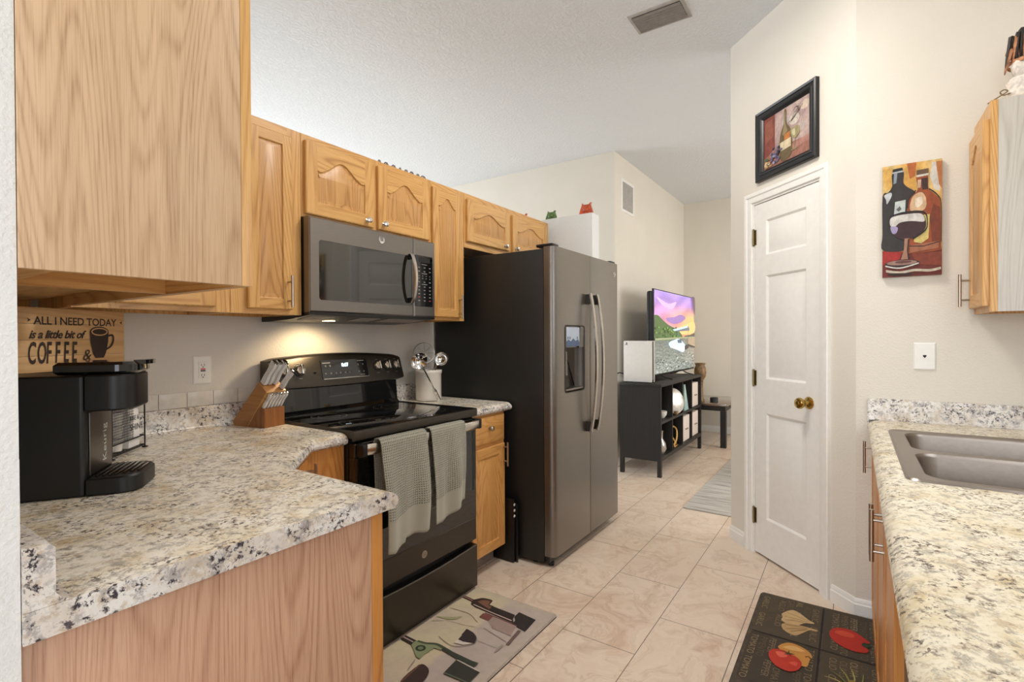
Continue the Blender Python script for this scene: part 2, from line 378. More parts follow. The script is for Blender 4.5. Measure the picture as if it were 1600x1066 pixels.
# a local frame on a vertical face: a = along, b = up, d = outwards
def frame(ox, oy, oz, ang):
    """ang: direction of 'a' in the plan (degrees); outward normal = a rotated -90"""
    A = Vector((math.cos(math.radians(ang)), math.sin(math.radians(ang)), 0)); D = Vector((A.y, -A.x, 0)); O = Vector((ox, oy, oz))
    return lambda a, b, d=0: O+A*a+Vector((0, 0, b))+D*d
FR = lambda y: frame(0, y, 0, 0)      # faces -y, a = world x
class Art(MB):
    """a printed or painted picture: coloured shapes laid on one another, 0.2 mm apart"""
    def __init__(s, mats, f, d0=0): super().__init__(mats); s.cl = s.bm.loops.layers.float_color.new('Col'); s.f = f; s.d = d0
    def poly(s, pts, c, mi=0, step=True):
        if step: s.d += .0002
        vs = [s.bm.verts.new(s.f(a, b, s.d)) for a, b in pts]
        q = s._f(vs, mi)
        if q:
            for i, l in enumerate(q.loops):
                k = c[i] if isinstance(c, (list, tuple)) else c
                l[s.cl] = (*lin(k), 1)
        return s
    def grid(s, a0, a1, b0, b1, n, m, cf, mi=0):
        V = [[s.bm.verts.new(s.f(a0+(a1-a0)*i/n, b0+(b1-b0)*j/m, s.d)) for j in range(m+1)] for i in range(n+1)]
        for i in range(n):
            for j in range(m):
                q = s._f([V[i][j], V[i+1][j], V[i+1][j+1], V[i][j+1]], mi)
                for l, (ii, jj) in zip(q.loops, ((i, j), (i+1, j), (i+1, j+1), (i, j+1))): l[s.cl] = (*lin(cf(ii/n, jj/m)), 1)
    def ell(s, ca, cb, ra, rb, c, n=24, rot=0):
        return s.poly([(ca+ra*math.cos(t)*math.cos(rot)-rb*math.sin(t)*math.sin(rot), cb+ra*math.cos(t)*math.sin(rot)+rb*math.sin(t)*math.cos(rot)) for t in [2*PI*k/n for k in range(n)]], c)
    def stroke(s, pts, w, c, w1=None):
        P = [Vector(p) for p in pts]; n = len(P); s.d += .0002; L = []
        for i in range(n):
            d = (P[min(i+1, n-1)]-P[max(i-1, 0)]).normalized(); q = Vector((-d.y, d.x))
            ww = (w+((w1 if w1 is not None else w)-w)*i/(n-1))/2; L.append((P[i]+q*ww, P[i]-q*ww))
        for i in range(n-1): s.poly([L[i][0], L[i+1][0], L[i+1][1], L[i][1]], c, step=False)
        return s
    def txt(s, body, size, g, c, **k):
        s.d += .0002; d = s.d
        for q in s.text(body, size, lambda x, y: s.f(*g(x, y), d), **k):
            for l in q.loops: l[s.cl] = (*lin(c), 1)
        return s
def mixc(a, b, t): 
    A = [int(a[i:i+2], 16)/255 for i in (0, 2, 4)]; B = [int(b[i:i+2], 16)/255 for i in (0, 2, 4)]
    return [x+(y-x)*t for x, y in zip(A, B)]
def smooth(pts, n=6, closed=False):
    """Catmull-Rom through 2D or 3D points"""
    P = [Vector(p) for p in pts]; m = len(P); out = []
    rng = range(m) if closed else range(m-1)
    for i in rng:
        p0 = P[(i-1) % m] if closed or i > 0 else P[0]; p1 = P[i]; p2 = P[(i+1) % m]; p3 = P[(i+2) % m] if closed or i+2 < m else P[-1]
        for k in range(n):
            t = k/n; out.append(tuple(.5*((2*p1)+(p2-p0)*t+(2*p0-5*p1+4*p2-p3)*t*t+(3*p1-p0-3*p2+p3)*t**3)))
    if not closed: out.append(tuple(P[-1]))
    return out

# ================================================================== THE ROOM
CZ = 3.086; XW = 2.775; CP = 2.785; YW = 2.24; XP = 3.426; YP = XP-CP
struct('floor', MB('marble_tile').box(-3.6, 7.3, -3.2, 6.6, -.05, 0))
struct('ceiling', MB('ceiling_paint').box(-3.6, 7.3, -3.2, 6.6, CZ, CZ+.05))
WX = .193
struct('wall_left', MB('wall_paint_white').box(WX-.12, WX, .93, 6.5, 0, CZ))
struct('wall_range', MB('wall_paint_kitchen').box(WX, 3.40, YW, YW+.12, 0, 2.185))
struct('wall_fridge_side', MB('wall_paint_white').box(3.40, 3.52, 1.58, YW+.12, 0, 2.185, b=.004))
struct('wall_far_left', MB('wall_paint').box(4.667, 7.1, 1.932, 2.05, 0, CZ).box(4.667, 4.787, 2.05, 6.5, 0, CZ))
struct('wall_far_back', MB('wall_paint').box(7.098, 7.218, -3.1, 1.932, 0, CZ))
struct('wall_painting', MB('wall_paint').box(XW, XW+.12, -.70, XW-CP-.0002, 0, CZ))
# pantry corner wall at 45 degrees, with the door opening
FD = lambda a, b, d=0: Vector((XW+a*.70711-d*.70711, XW-CP+a*.70711+d*.70711, b))     # a runs along the wall from the near corner, d into the kitchen
DL, DR, DT = .2, .712, 2.055          # opening
AL = (XP-XW)*1.41421
mb = MB('wall_paint')
for a0, a1, z0, z1 in ((.0, DL, 0, CZ), (DR, AL, 0, CZ), (DL, DR, DT, CZ)):
    mb.prism([(a0, z0), (a1, z0), (a1, z1), (a0, z1)], lambda a, b: FD(a, b, 0), lambda a, b: FD(a, b, -.115))
struct('wall_pantry', mb)
struct('wall_pantry_side', MB('wall_paint').box(XP-.02, XP, -3.1, YP-.09, 0, CZ))
# sink wall with a window opening over the sink
mb = MB('wall_paint')
for a in ((.15, .95, 0, CZ), (1.95, XW+.12, 0, CZ), (.95, 1.95, 0, 1.12), (.95, 1.95, 2.1, CZ)): mb.box(a[0], a[1], -.82, -.70, a[2], a[3])
struct('wall_sink', mb)
mb = MB(['white_trim', 'window_glass'])
for a in ((.95, 1.0), (1.425, 1.475), (1.9, 1.95)): mb.box(a[0], a[1], -.80, -.76, 1.12, 2.1)
mb.box(.95, 1.95, -.80, -.76, 1.12, 1.17).box(.95, 1.95, -.80, -.76, 2.05, 2.1)
struct('window_1', mb)
# the dining area and living area behind and beside the camera
mb = MB('wall_paint')
for a in ((-3.1, -.8, 0, CZ), (2.2, 6.5, 0, CZ), (-.8, 2.2, 0, .6), (-.8, 2.2, 2.5, CZ)): mb.box(-3.62, -3.5, a[0], a[1], a[2], a[3])
struct('wall_dining', mb)
mb = MB('wall_paint')
for a in ((-3.5, -2.4, 0, CZ), (.2, 4.2, 0, CZ), (6.4, 7.2, 0, CZ), (-2.4, .2, 2.45, CZ), (4.2, 6.4, 0, .8), (4.2, 6.4, 2.4, CZ)): mb.box(a[0], a[1], -3.12, -3.0, a[2], a[3])
struct('wall_patio', mb)
mb = MB('wall_paint_white')
for a in ((-3.5, .8, 0, CZ), (4.0, 4.8, 0, CZ), (.8, 4.0, 0, .8), (.8, 4.0, 2.6, CZ)): mb.box(a[0], a[1], 6.5, 6.6, a[2], a[3])
struct('wall_living', mb)
struct('wall_near_right', MB('wall_paint').box(.03, .15, -3.0, -.70, 0, CZ))

# baseboards
def base_profile(): return [(0, 0), (.013, 0), (.013, .058), (.009, .064), (.009, .072), (.004, .083), (0, .083)]
def baseboard(name, P, side=1):
    """P: plan polyline; the board sticks out on its left side"""
    pr = base_profile(); L = []
    n = len(P); V = [Vector(p) for p in P]
    for i in range(n):
        e0 = (V[i]-V[i-1]).normalized() if i > 0 else (V[1]-V[0]).normalized()
        e1 = (V[i+1]-V[i]).normalized() if i < n-1 else e0
        n0, n1 = Vector((-e0.y, e0.x)), Vector((-e1.y, e1.x)); q = (n0+n1).normalized(); q /= max(.3, q.dot(n0))
        L.append([(V[i].x+q.x*d*side, V[i].y+q.y*d*side, z) for d, z in pr])
    struct(name, MB('white_trim'), None) if False else None
    mb = MB('white_trim'); mb.loops(L, cap0=True, cap1=True); struct(name, mb, angle=25)
fd2 = lambda a: (FD(a, 0).x, FD(a, 0).y)
baseboard('baseboard_painting', [(XW, -.095), fd2(0), fd2(DL-.068)])
baseboard('baseboard_pantry', [fd2(DR+.068), fd2(AL)])
baseboard('baseboard_far', [(7.098, -2.9), (7.098, 1.932), (4.667, 1.932)])

# pantry door: slab with three raised panels, casing, hinges, knob
mb = MB('white_trim')
def casing(mb, a0, a1, z0, z1, horiz):
    prof = [(0, 0), (.0, .011), (.012, .016), (.045, .016), (.052, .011), (.057, .009), (.057, 0)]
    return prof
prof = [(0, .0), (0, .009), (.006, .012), (.03, .013), (.036, .018), (.052, .019), (.057, .015), (.057, .0)]   # w outwards from the opening, thickness
L = []
for (a, z, da, dz) in ((DL, 0, -1, 0), (DL, DT, -1, 1), (DR, DT, 1, 1), (DR, 0, 1, 0)):
    L.append([FD(a+da*w, z+dz*w, t) for w, t in prof])
mb.loops(L, cap0=True, cap1=True)
# jamb
mb.prism([(DL, 0), (DL+.012, 0), (DL+.012, DT-.012), (DR-.012, DT-.012), (DR-.012, 0), (DR, 0), (DR, DT), (DL, DT)], lambda a, b: FD(a, b, .001), lambda a, b: FD(a, b, -.113))
struct('trim_1', mb, angle=30)
d0, d1, dz0, dz1 = DL+.015, DR-.015, .012, DT-.015
W_ = d1-d0
mb = MB('white_trim')
aa0, aa1 = d0+.085, d1-.095
panels = [(aa0, aa1, 1.738, 1.938), (aa0, aa1, 1.03, 1.622), (aa0, aa1, .226, .834)]
rects = [[(p[0], p[2]), (p[1], p[2]), (p[1], p[3]), (p[0], p[3])] for p in panels]
DD = -.004
mb.holed([(d0, dz0), (d1, dz0), (d1, dz1), (d0, dz1)], rects, lambda a, b: FD(a, b, DD))
for r in rects:
    L = [[FD(a, b, DD+dd) for a, b in off(r, i)] for i, dd in ((0, 0), (.004, -.002), (.012, -.009), (.018, -.009), (.04, -.002))]
    mb.loops(L, cap1=True)
mb.prism([(d0, dz0), (d1, dz0), (d1, dz1), (d0, dz1)], lambda a, b: FD(a, b, DD), lambda a, b: FD(a, b, DD-.035), cap=False)
mb.loops([[FD(a, b, DD-.035) for a, b in ((d0, dz0), (d1, dz0), (d1, dz1), (d0, dz1))]], cap1=True)
door = struct('door_1', mb, dbl=.0001, angle=25)
for z in (1.853, 1.031, .224):
    h = MB('old_brass'); h.tube([FD(DR-.013, z-.045, .004), FD(DR-.013, z+.045, .004)], .006, 10)
    h.prism([(DR-.03, z-.044), (DR-.004, z-.044), (DR-.004, z+.044), (DR-.03, z+.044)], lambda a, b: FD(a, b, DD+.0003), lambda a, b: FD(a, b, DD+.003))
    for k in (-.045, .045): h.ball(FD(DR-.013, z+k, .004), .0065, seg=8)
    h.build('hinge', door)['label'] = 'brass door hinge'
A45 = Vector((.70711, .70711, 0)); DK = Vector((-.70711, .70711, 0)); KC = FD(d0+.065, .935, DD)
TK = Matrix((A45, (0, 0, 1), DK)).transposed().to_4x4(); TK.translation = KC
TK = Matrix(((A45.x, 0, DK.x, KC.x), (A45.y, 0, DK.y, KC.y), (0, 1, 0, KC.z), (0, 0, 0, 1)))
kn = MB('brass').lathe([(.031, 0), (.032, .004), (.026, .009), (.014, .012), (.011, .03), (.013, .036), (.022, .042), (.028, .052), (.0285, .060), (.024, .068), (.012, .0715), (.010, .0700), (.009, .0715), (0, .0715)], seg=28, T=TK)
kn.build('door_knob', door)['label'] = 'round polished brass knob'
mb = MB('old_brass').prism([(d0-.002, .905), (d0+.001, .905), (d0+.001, .965), (d0-.002, .965)], lambda a, b: FD(a, b, DD-.028), lambda a, b: FD(a, b, DD+.0005)); mb.build('latch_plate', door)

# vents
def ceiling_vent():
    x0, x1, y0, y1 = 2.755, 2.955, .755, 1.064
    t = thing('ceiling_vent', 'grey louvred air vent set in the kitchen ceiling', 'vent', ((x0+x1)/2, (y0+y1)/2, CZ-.012))
    mb = MB('vent_gray'); o = [(x0, y0), (x1, y0), (x1, y1), (x0, y1)]; i_ = off(o, .02)
    mb.loops([[(x, y, CZ-.0005) for x, y in o], [(x, y, CZ-.006) for x, y in off(o, .003)], [(x, y, CZ-.008) for x, y in off(o, .016)], [(x, y, CZ-.003) for x, y in i_], [(x, y, CZ-.0004) for x, y in i_]])
    mb.build('vent_frame', t)
    MB('vent_dark').box(i_[0][0], i_[2][0], i_[0][1], i_[2][1], CZ-.0012, CZ-.0002).build('duct_backing', t)
    for k in range(7):
        x = i_[0][0]+.012+k*.0228
        mb = MB('vent_louvre'); mb.prism([(x, CZ-.002), (x+.002, CZ-.002), (x+.013, CZ-.011), (x+.0115, CZ-.0115)], lambda a, b: (a, i_[0][1]+.001, b), lambda a, b: (a, i_[2][1]-.001, b))
        mb.build('louvre', t)
ceiling_vent()
def wall_vent():
    x0, x1, z0, z1, y = 4.83, 5.187, 2.537, 2.876, 1.932
    t = thing('wall_vent', 'white return air grille high on the far room wall', 'vent', ((x0+x1)/2, y, z0))
    f = FR(y); o = [(x0, z0), (x1, z0), (x1, z1), (x0, z1)]; i_ = off(o, .035)
    mb = MB('white_trim'); mb.loops([[f(a, b, .0003) for a, b in o], [f(a, b, .006) for a, b in off(o, .004)], [f(a, b, .008) for a, b in off(o, .03)], [f(a, b, .001) for a, b in i_]]); mb.build('grille_frame', t)
    MB('vent_dark').prism(i_, lambda a, b: f(a, b, .0002), lambda a, b: f(a, b, .001)).build('grille_backing', t)
    for k in range(15):
        x = i_[0][0]+.006+k*.0188
        MB('vent_gray').prism([(x, -.0015), (x+.006, -.0015), (x+.012, -.007), (x+.008, -.007)], lambda a, b: (a, y+b, i_[0][1]), lambda a, b: (a, y+b, i_[2][1])).build('grille_bar', t)
wall_vent()
# tile strip standing on the range wall splash
mb = MB('tile_white')
for k in range(10):
    x = .25+k*.102
    mb.box(x, x+.1, YW-.005, YW-.0005, .998, 1.058, b=.001)
struct('trim_2', mb)

# ================================================================== CABINETS
def arch_loop(a0, a1, b0, b1, A, n=22):
    """CCW loop of the recessed panel with a cathedral top"""
    P = [(a0, b0), (a1, b0)]
    for k in range(n+1):
        s = k/n; u = abs(2*s-1)                       # 1 at the shoulders, 0 at the peak
        h = (.5+.5*math.cos(PI*min(1, u*1.12)))**1.15 if u < .9 else 0
        dip = -.10*math.exp(-((u-.86)/.1)**2)
        P.append((a1+(a0-a1)*s, b1-A+A*(h+dip)*1.0))
    if A == 0: P = [(a0, b0), (a1, b0), (a1, b1), (a0, b1)]
    return P
def cab_door(parent, f, a0, a1, b0, b1, arch=0., sw=.055, t=.019, mats=('oak_z', 'oak_x', 'oak_panel'), top=None, name='door', rec=.007):
    """door in frame f (a along, b up, d out). d=0 is the cabinet face."""
    mb = MB(mats); top = top or sw
    pi = arch_loop(a0+sw, a1-sw, b0+sw, b1-top, arch)
    e = .004
    outer = [(a0, b0), (a1, b0), (a1, b1), (a0, b1)]; o2 = off(outer, e)
    mb.loops([[f(a, b, .0005) for a, b in outer], [f(a, b, t-e*.8) for a, b in outer], [f(a, b, t) for a, b in o2]], mi=0, cap0=True)
    A0, A1, B0, B1 = a0+e, a1-e, b0+e, b1-e; ia0, ia1, ib0 = a0+sw, a1-sw, b0+sw
    q = lambda pts, mi: mb._f([mb.bm.verts.new(f(a, b, t)) for a, b in pts], mi)
    bl, br_ = pi[-1][1], pi[2][1]
    q([(A0, B0), (ia0, B0), (ia0, ib0), (ia0, bl), (ia0, B1), (A0, B1)], 0); q([(ia1, B0), (A1, B0), (A1, B1), (ia1, B1), (ia1, br_), (ia1, ib0)], 0)
    q([(ia0, B0), (ia1, B0), (ia1, ib0), (ia0, ib0)], 1)
    topl = pi[2:] if arch else [pi[2], pi[3]]
    for i in range(len(topl)-1):
        q([(topl[i+1][0], topl[i+1][1]), (topl[i][0], topl[i][1]), (topl[i][0], B1), (topl[i+1][0], B1)], 1)
    L = [(0, 0), (.0015, -rec*.8), (.004, -rec), (.009, -rec), (.020, -rec*.35)]
    V = mb.loops([[f(a, b, t+dd) for a, b in off(pi, i)] for i, dd in L[:3]], mi=0)
    V = mb.loops([[f(a, b, t+dd) for a, b in off(pi, i)] for i, dd in L[2:]], mi=2, cap1=True)
    return mb.build(name, parent, angle=28, dbl=.00005)
def bar_pull(parent, f, a, b0, b1, d0=.019, vertical=True, so=.03, r=.0055, mat='nickel', label='brushed nickel bar pull'):
    mb = MB(mat)
    P = (lambda s, d: f(a, s, d)) if vertical else (lambda s, d: f(s, a, d))
    mb.tube([P(b0, d0+so), P(b1, d0+so)], r, 12)
    L = b1-b0
    for s in (b0+L*.2, b1-L*.2): mb.tube([P(s, d0), P(s, d0+so)], r*.72, 10)
    o = mb.build('handle', parent); o['label'] = label; return o
def knob(parent, f, a, b, d0=.019, mat='chrome', r=.014, name='knob'):
    A = f(1, 0, 0)-f(0, 0, 0); D = f(0, 0, 1)-f(0, 0, 0); c = f(a, b, d0)
    T = Matrix(((A.x, 0, D.x, c.x), (A.y, 0, D.y, c.y), (0, 1, 0, c.z), (0, 0, 0, 1)))
    mb = MB(mat).lathe([(.009, 0), (.009, .002), (.0045, .004), (.0045, .010), (r*.7, .014), (r, .019), (r*.98, .024), (r*.6, .0285), (0, .0295)], seg=10 if mat == 'chrome' else 20, T=T)
    return mb.build(name, parent, angle=20 if mat == 'chrome' else 50)
def body_box(parent, x0, x1, y0, y1, z0, z1, mat=('oak_z', 'oak_x'), name='body', recess=True):
    """wall cabinet carcass open below: side panels hang 18 mm past the bottom board"""
    mb = MB(list(mat)); t = .016
    mb.box(x0, x0+t, y0, y1, z0, z1); mb.box(x1-t, x1, y0, y1, z0, z1)
    mb.box(x0+t, x1-t, y0, y0+t, z0, z1, mi=0); mb.box(x0+t, x1-t, y1-t, y1, z0, z1)
    mb.box(x0+t, x1-t, y0+t, y1-t, z0+.022, z0+.034, mi=1); mb.box(x0+t, x1-t, y0+t, y1-t, z1-.02, z1-.004, mi=1)
    return mb.build(name, parent)
YF = 1.916       # face of the wall cabinets; their bottoms at 1.372, tops at 2.134
ZB, ZT = 1.372, 2.134
f = FR(YF)
# left wall cabinet (tall pale end panel faces the camera)
t = thing('wall_cabinet', 'oak wall cabinet whose tall pale end panel fills the upper left', 'cabinet', (.35, 1.5, ZB))
mb = MB(['oak_z', 'oak_x', 'oak_y']); th = .016
mb.box(WX+.001, WX+th, .937, 2.235, ZB, ZT); mb.box(WX+th, .492, 2.219, 2.235, ZB, ZT)
mb.box(WX+th, .492, .937, 2.219, ZB+.030, ZB+.044, mi=2); mb.box(WX+th, .492, .937, 2.219, ZT-.02, ZT-.004, mi=2)
mb.box(WX+th, .492, 1.236, 1.25, ZB+.001, ZB+.03, mi=1)
mb.box(WX+th, .236, .937, 1.236, ZB+.001, ZB+.03, mi=2)
mb.build('body', t)
MB('oak_end').box(WX+.001, .492, .925, .9365, ZB, ZT, b=.0008).build('end_panel', t)['label'] = 'pale oak veneer end panel'
mb = MB(['oak_z', 'oak_y']); mb.box(.4925, .5115, .925, .965, ZB, ZT); mb.box(.4925, .5115, .965, 1.88, ZB, ZB+.04, mi=1); mb.box(.4925, .5115, .965, 1.88, ZT-.04, ZT, mi=1); mb.box(.4925, .5115, 1.84, 1.88, ZB+.04, ZT-.04)
mb.box(.4925, .5115, 1.38, 1.42, ZB+.04, ZT-.04)
mb.build('face_frame', t)
fl = frame(.5115, 0, 0, 90)
for a0, a1 in ((.985, 1.39), (1.41, 1.80)):
    d = cab_door(t, lambda a, b, dd=0: fl(a, b, dd), a0, a1, ZB+.03, ZT-.03, .05, mats=('oak_z', 'oak_y', 'oak_panel'))
    bar_pull(d, fl, a1-.03, ZB+.05, ZB+.18)
def wall_cab(label, x0, x1, z0, doors, pulls=(), knobs=(), loc=None):
    t = thing('wall_cabinet', label, 'cabinet', ((x0+x1)/2, YF+.15, z0))
    body_box(t, x0+.0015, x1-.0015, YF+.02, 2.235, z0+.0, ZT)
    mb = MB(['oak_z', 'oak_x']); xs = [x0+.001]
    st = []
    edges = sorted([d[0]+.012 for d in doors]+[d[1]-.012 for d in doors])
    cuts = [x0+.001]+edges+[x1-.001]
    for k in range(0, len(cuts)-1, 2): mb.box(cuts[k], cuts[k+1], YF, YF+.0195, z0, ZT)
    for k in range(1, len(cuts)-1, 2):
        mb.box(cuts[k], cuts[k+1], YF, YF+.0195, z0, z0+.04, mi=1); mb.box(cuts[k], cuts[k+1], YF, YF+.0195, ZT-.045, ZT, mi=1)
    mb.build('face_frame', t)
    for i, d in enumerate(doors):
        o = cab_door(t, f, d[0], d[1], d[2], d[3], d[4], sw=d[5])
        for pz in pulls:
            if pz[0] == i: bar_pull(o, f, *pz[1:])
        for kz in knobs:
            if kz[0] == i: knob(o, f, *kz[1:])
    return t
wall_cab('oak corner wall cabinet above the outlet, mostly hidden by the tall end panel', .513, .975, ZB, [(.62, .918, 1.39, 2.1, 0., .055)])
wall_cab('narrow oak wall cabinet left of the microwave with a flat square panel', .975, 1.268, ZB, [(1.035, 1.219, 1.392, 2.096, 0., .042)], pulls=[(0, 1.196, 1.400, 1.528)])
wall_cab('oak wall cabinet with two arched doors directly above the microwave', 1.268, 2.030, 1.787, [(1.281, 1.645, 1.80, 2.107, .058, .055), (1.672, 2.026, 1.80, 2.107, .058, .055)], knobs=[(0, 1.60, 1.828), (1, 1.702, 1.828)])
wall_cab('narrow oak wall cabinet between the microwave and the refrigerator with one arched door', 2.030, 2.335, ZB, [(2.054, 2.289, 1.39, 2.101, .045, .045)], pulls=[(0, 2.266, 1.385, 1.520)])
wall_cab('short oak wall cabinet with two arched doors above the refrigerator', 2.335, 3.337, 1.812, [(2.352, 2.797, 1.848, 2.098, .045, .055), (2.836, 3.291, 1.848, 2.098, .045, .055)], knobs=[(0, 2.735, 1.872), (1, 2.865, 1.872)])

# base cabinets, left leg with the pinkish end panel
t = thing('base_cabinet', 'oak corner base cabinet with a broad pinkish end panel at lower left', 'cabinet', (.6, 1.5, 0))
poly = [(WX+.001, .953), (.833, .953), (.833, 1.387), (1.091, 1.645), (1.266, 1.645), (1.266, 2.235), (WX+.001, 2.235)]
mb = MB(['oak_base_z', 'toe_kick'])
mb.prism(poly, lambda x, y: (x, y, .10), lambda x, y: (x, y, .860))
tp = off(poly, [0, .07, .07, .07, 0, 0, 0]); mb.prism(tp, lambda x, y: (x, y, .002), lambda x, y: (x, y, .10), mi=1)
mb.build('body', t)
MB('oak_end_base').box(WX+.001, .800, .94, .9525, .0, .860, b=.0008).build('end_panel', t)['label'] = 'pinkish oak veneer end panel'
MB('oak_base_z').box(.8005, .8335, .94, .9525, .0, .860, b=.0008).build('corner_stile', t)
fg = frame(.833, 1.387, 0, 45)
d = cab_door(t, fg, .03, .345, .12, .845, 0, mats=('oak_base_z', 'oak_base_x', 'oak_base_z')); bar_pull(d, fg, .325, .70, .83)
fl2 = frame(.833, 0, 0, 90)
d = cab_door(t, fl2, .965, 1.36, .12, .69, 0, mats=('oak_base_z', 'oak_base_x', 'oak_base_z')); bar_pull(d, fl2, 1.33, .54, .67)
d = cab_door(t, fl2, .965, 1.36, .705, .845, 0, sw=.03, mats=('oak_base_x', 'oak_base_x', 'oak_base_x'), name='drawer'); knob(d, fl2, 1.16, .775)
# base cabinet right of the range
YB = 1.645
t = thing('base_cabinet', 'narrow oak base cabinet with one drawer between range and refrigerator', 'cabinet', (2.19, 1.95, 0))
MB(['oak_low_z', 'toe_kick']).box(2.032, 2.352, YB+.019, 2.235, .10, .860).box(2.04, 2.35, YB+.075, 2.2, .002, .10, mi=1).build('body', t)
mb = MB(['oak_low_z', 'oak_low_x']).box(2.032, 2.056, YB, YB+.0185, .10, .86).box(2.328, 2.352, YB, YB+.0185, .10, .86)
for z0, z1 in ((.10, .125), (.675, .705), (.84, .86)): mb.box(2.056, 2.328, YB, YB+.0185, z0, z1, mi=1)
mb.box(2.056, 2.328, YB+.010, YB+.0185, .125, .84); mb.build('face_frame', t)
fb = FR(YB)
d = cab_door(t, fb, 2.046, 2.338, .112, .683, 0, sw=.052, mats=('oak_low_z', 'oak_low_x', 'oak_low_z')); bar_pull(d, fb, 2.322, .557, .69)
mb = MB('oak_low_x'); o = [(2.046, .703), (2.338, .703), (2.338, .848), (2.046, .848)]
mb.loops([[fb(a, b, dd) for a, b in off(o, i)] for i, dd in ((0, .0005), (0, .013), (.006, .0165), (.012, .019))], cap0=True, cap1=True)
dr = mb.build('drawer', t); knob(dr, fb, 2.192, .785, mat='nickel')
MB('red_paint').box(2.27, 2.345, YB+.02, YB+.06, .088, .0995).build('red_tag', t)

# countertops
CT = .905; CB = .862
def nosed(mb, poly, fr, mi=0, me=1):
    """poly CCW, fr: per-edge 1 where the rolled nose is"""
    L = []
    prof = [(.040, CT), (.022, CT-.003), (.010, CT-.010), (.002, CT-.019), (0, CT-.027), (.003, CT-.036), (.012, CB), (.05, CB)]
    rings = [[(x, y, z) for x, y in off(poly, [d*k for k in fr])] for d, z in prof]
    mb.loops(rings[:3], mi=mi); mb.loops(rings[2:], mi=me)
    mb.holed([(x, y) for x, y, z in rings[0]], [], lambda x, y: (x, y, CT), mi=mi)
    mb.holed([(x, y) for x, y, z in rings[-1]], [], lambda x, y: (x, y, CB), mi=me)
    ym = min(p[1] for p in poly)
    for q in mb.bm.faces:
        if fr[0] == 0 and all(abs(v.co.y-ym) < 1e-5 for v in q.verts): q.material_index = me
t = thing('countertop', 'speckled laminate countertop of the left corner counter with coffee maker on it', 'countertop', (.6, 1.6, CB))
poly = [(WX+.001, .925), (.872, .925), (.872, 1.374), (1.116, 1.618), (1.266, 1.618), (1.266, YW-.001), (WX+.001, YW-.001)]
mb = MB(['granite_top', 'granite_edge']); nosed(mb, poly, [0, 1, 1, 1, 0, 0, 0]); mb.build('worktop', t, angle=30, dbl=.0001)
def bsprof(h=.092, th=.02):    # coved splash: (distance from the wall, height)
    return [(0, 0.0005), (th+.018, .0005), (th+.006, .006), (th, .016), (th, h-.008), (th-.006, h), (0, h)]
mb = MB('granite_edge')
L = [[(WX+.001+d*1.15, y, CT+z) for d, z in bsprof(.088, .03)] for y in (.9255, 2.2)]; mb.loops(L, cap0=True, cap1=True)
L = [[(x, YW-.001-d, CT+z) for d, z in bsprof()] for x in (WX+.04, 1.266)]; mb.loops(L, cap0=True, cap1=True); mb.build('backsplash', t)
t = thing('countertop', 'small piece of speckled countertop right of the range holding the utensil crock', 'countertop', (2.2, 1.9, CB))
mb = MB(['granite_top', 'granite_edge']); nosed(mb, [(2.033, 1.614), (2.392, 1.614), (2.392, YW-.001), (2.033, YW-.001)], [1, 0, 0, 0]); mb.build('worktop', t, angle=30, dbl=.0001)
mb = MB('granite_edge'); L = [[(x, YW-.001-d, CT+z) for d, z in bsprof()] for x in (2.033, 2.392)]; mb.loops(L, cap0=True, cap1=True); mb.build('backsplash', t)

# sink run: doors face +y
YS = -.085
fs = lambda a, b, d=0: Vector((a, YS+d, b))
t = thing('base_cabinet', 'oak sink base cabinet along the right counter with three doors', 'cabinet', (2.0, -.4, 0))
MB(['oak_base_z', 'toe_kick']).box(1.215, 1.23, -.695, YS-.02, .10, .858).box(XW-.017, XW-.002, -.695, YS-.02, .10, .858).box(1.23, XW-.017, -.695, -.685, .10, .858).box(1.23, XW-.017, -.685, YS-.02, .10, .115).box(1.22, XW-.003, -.69, YS-.07, .002, .10, mi=1).build('body', t)
mb = MB(['oak_base_z', 'oak_base_x'])
for x0, x1 in ((1.215, 1.235), (1.60, 1.66), (2.10, 2.14), (2.64, XW-.002)): mb.box(x0, x1, YS-.0195, YS, .10, .858)
for x0, x1 in ((1.235, 1.60), (1.66, 2.10), (2.14, 2.64)): mb.box(x0, x1, YS-.0195, YS, .10, .13, mi=1).box(x0, x1, YS-.0195, YS, .835, .858, mi=1)
mb.build('face_frame', t)
for a0, a1, ap in ((1.225, 1.622, 1.607), (1.642, 2.112, 1.66), (2.128, 2.655, 2.632)):
    d = cab_door(t, fs, a0, a1, .112, .848, 0, mats=('oak_base_z', 'oak_base_x', 'oak_base_z')); bar_pull(d, fs, ap, .69, .825, d0=.0195, so=.026)
MB('oak_end_base').box(1.207, 1.2145, -.69, YS, .10, .858).build('end_panel', t)
t = thing('dishwasher', 'dark dishwasher under the right counter in the lower right corner', 'dishwasher', (.9, -.4, 0))
MB('black_side').box(.602, 1.204, -.68, YS-.03, .10, .855).box(.62, 1.19, -.66, YS-.08, .002, .10).build('body', t)
MB('slate_dark').box(.605, 1.201, YS-.0295, YS+.005, .115, .74, b=.004).build('front_panel', t)
MB('black_gloss').box(.605, 1.201, YS-.0295, YS+.008, .745, .85, b=.004).build('control_panel', t)
t = thing('base_cabinet', 'oak base cabinet nearest the camera under the right counter', 'cabinet', (.4, -.4, 0))
MB('oak_base_z').box(.2, .598, -.695, YS-.02, .10, .858).box(.2, .598, YS-.0195, YS, .10, .858).box(.2, .598, -.69, YS-.07, .002, .0995).build('body', t)
d = cab_door(t, fs, .22, .58, .112, .848, 0, mats=('oak_base_z', 'oak_base_x', 'oak_base_z')); bar_pull(d, fs, .25, .69, .825)
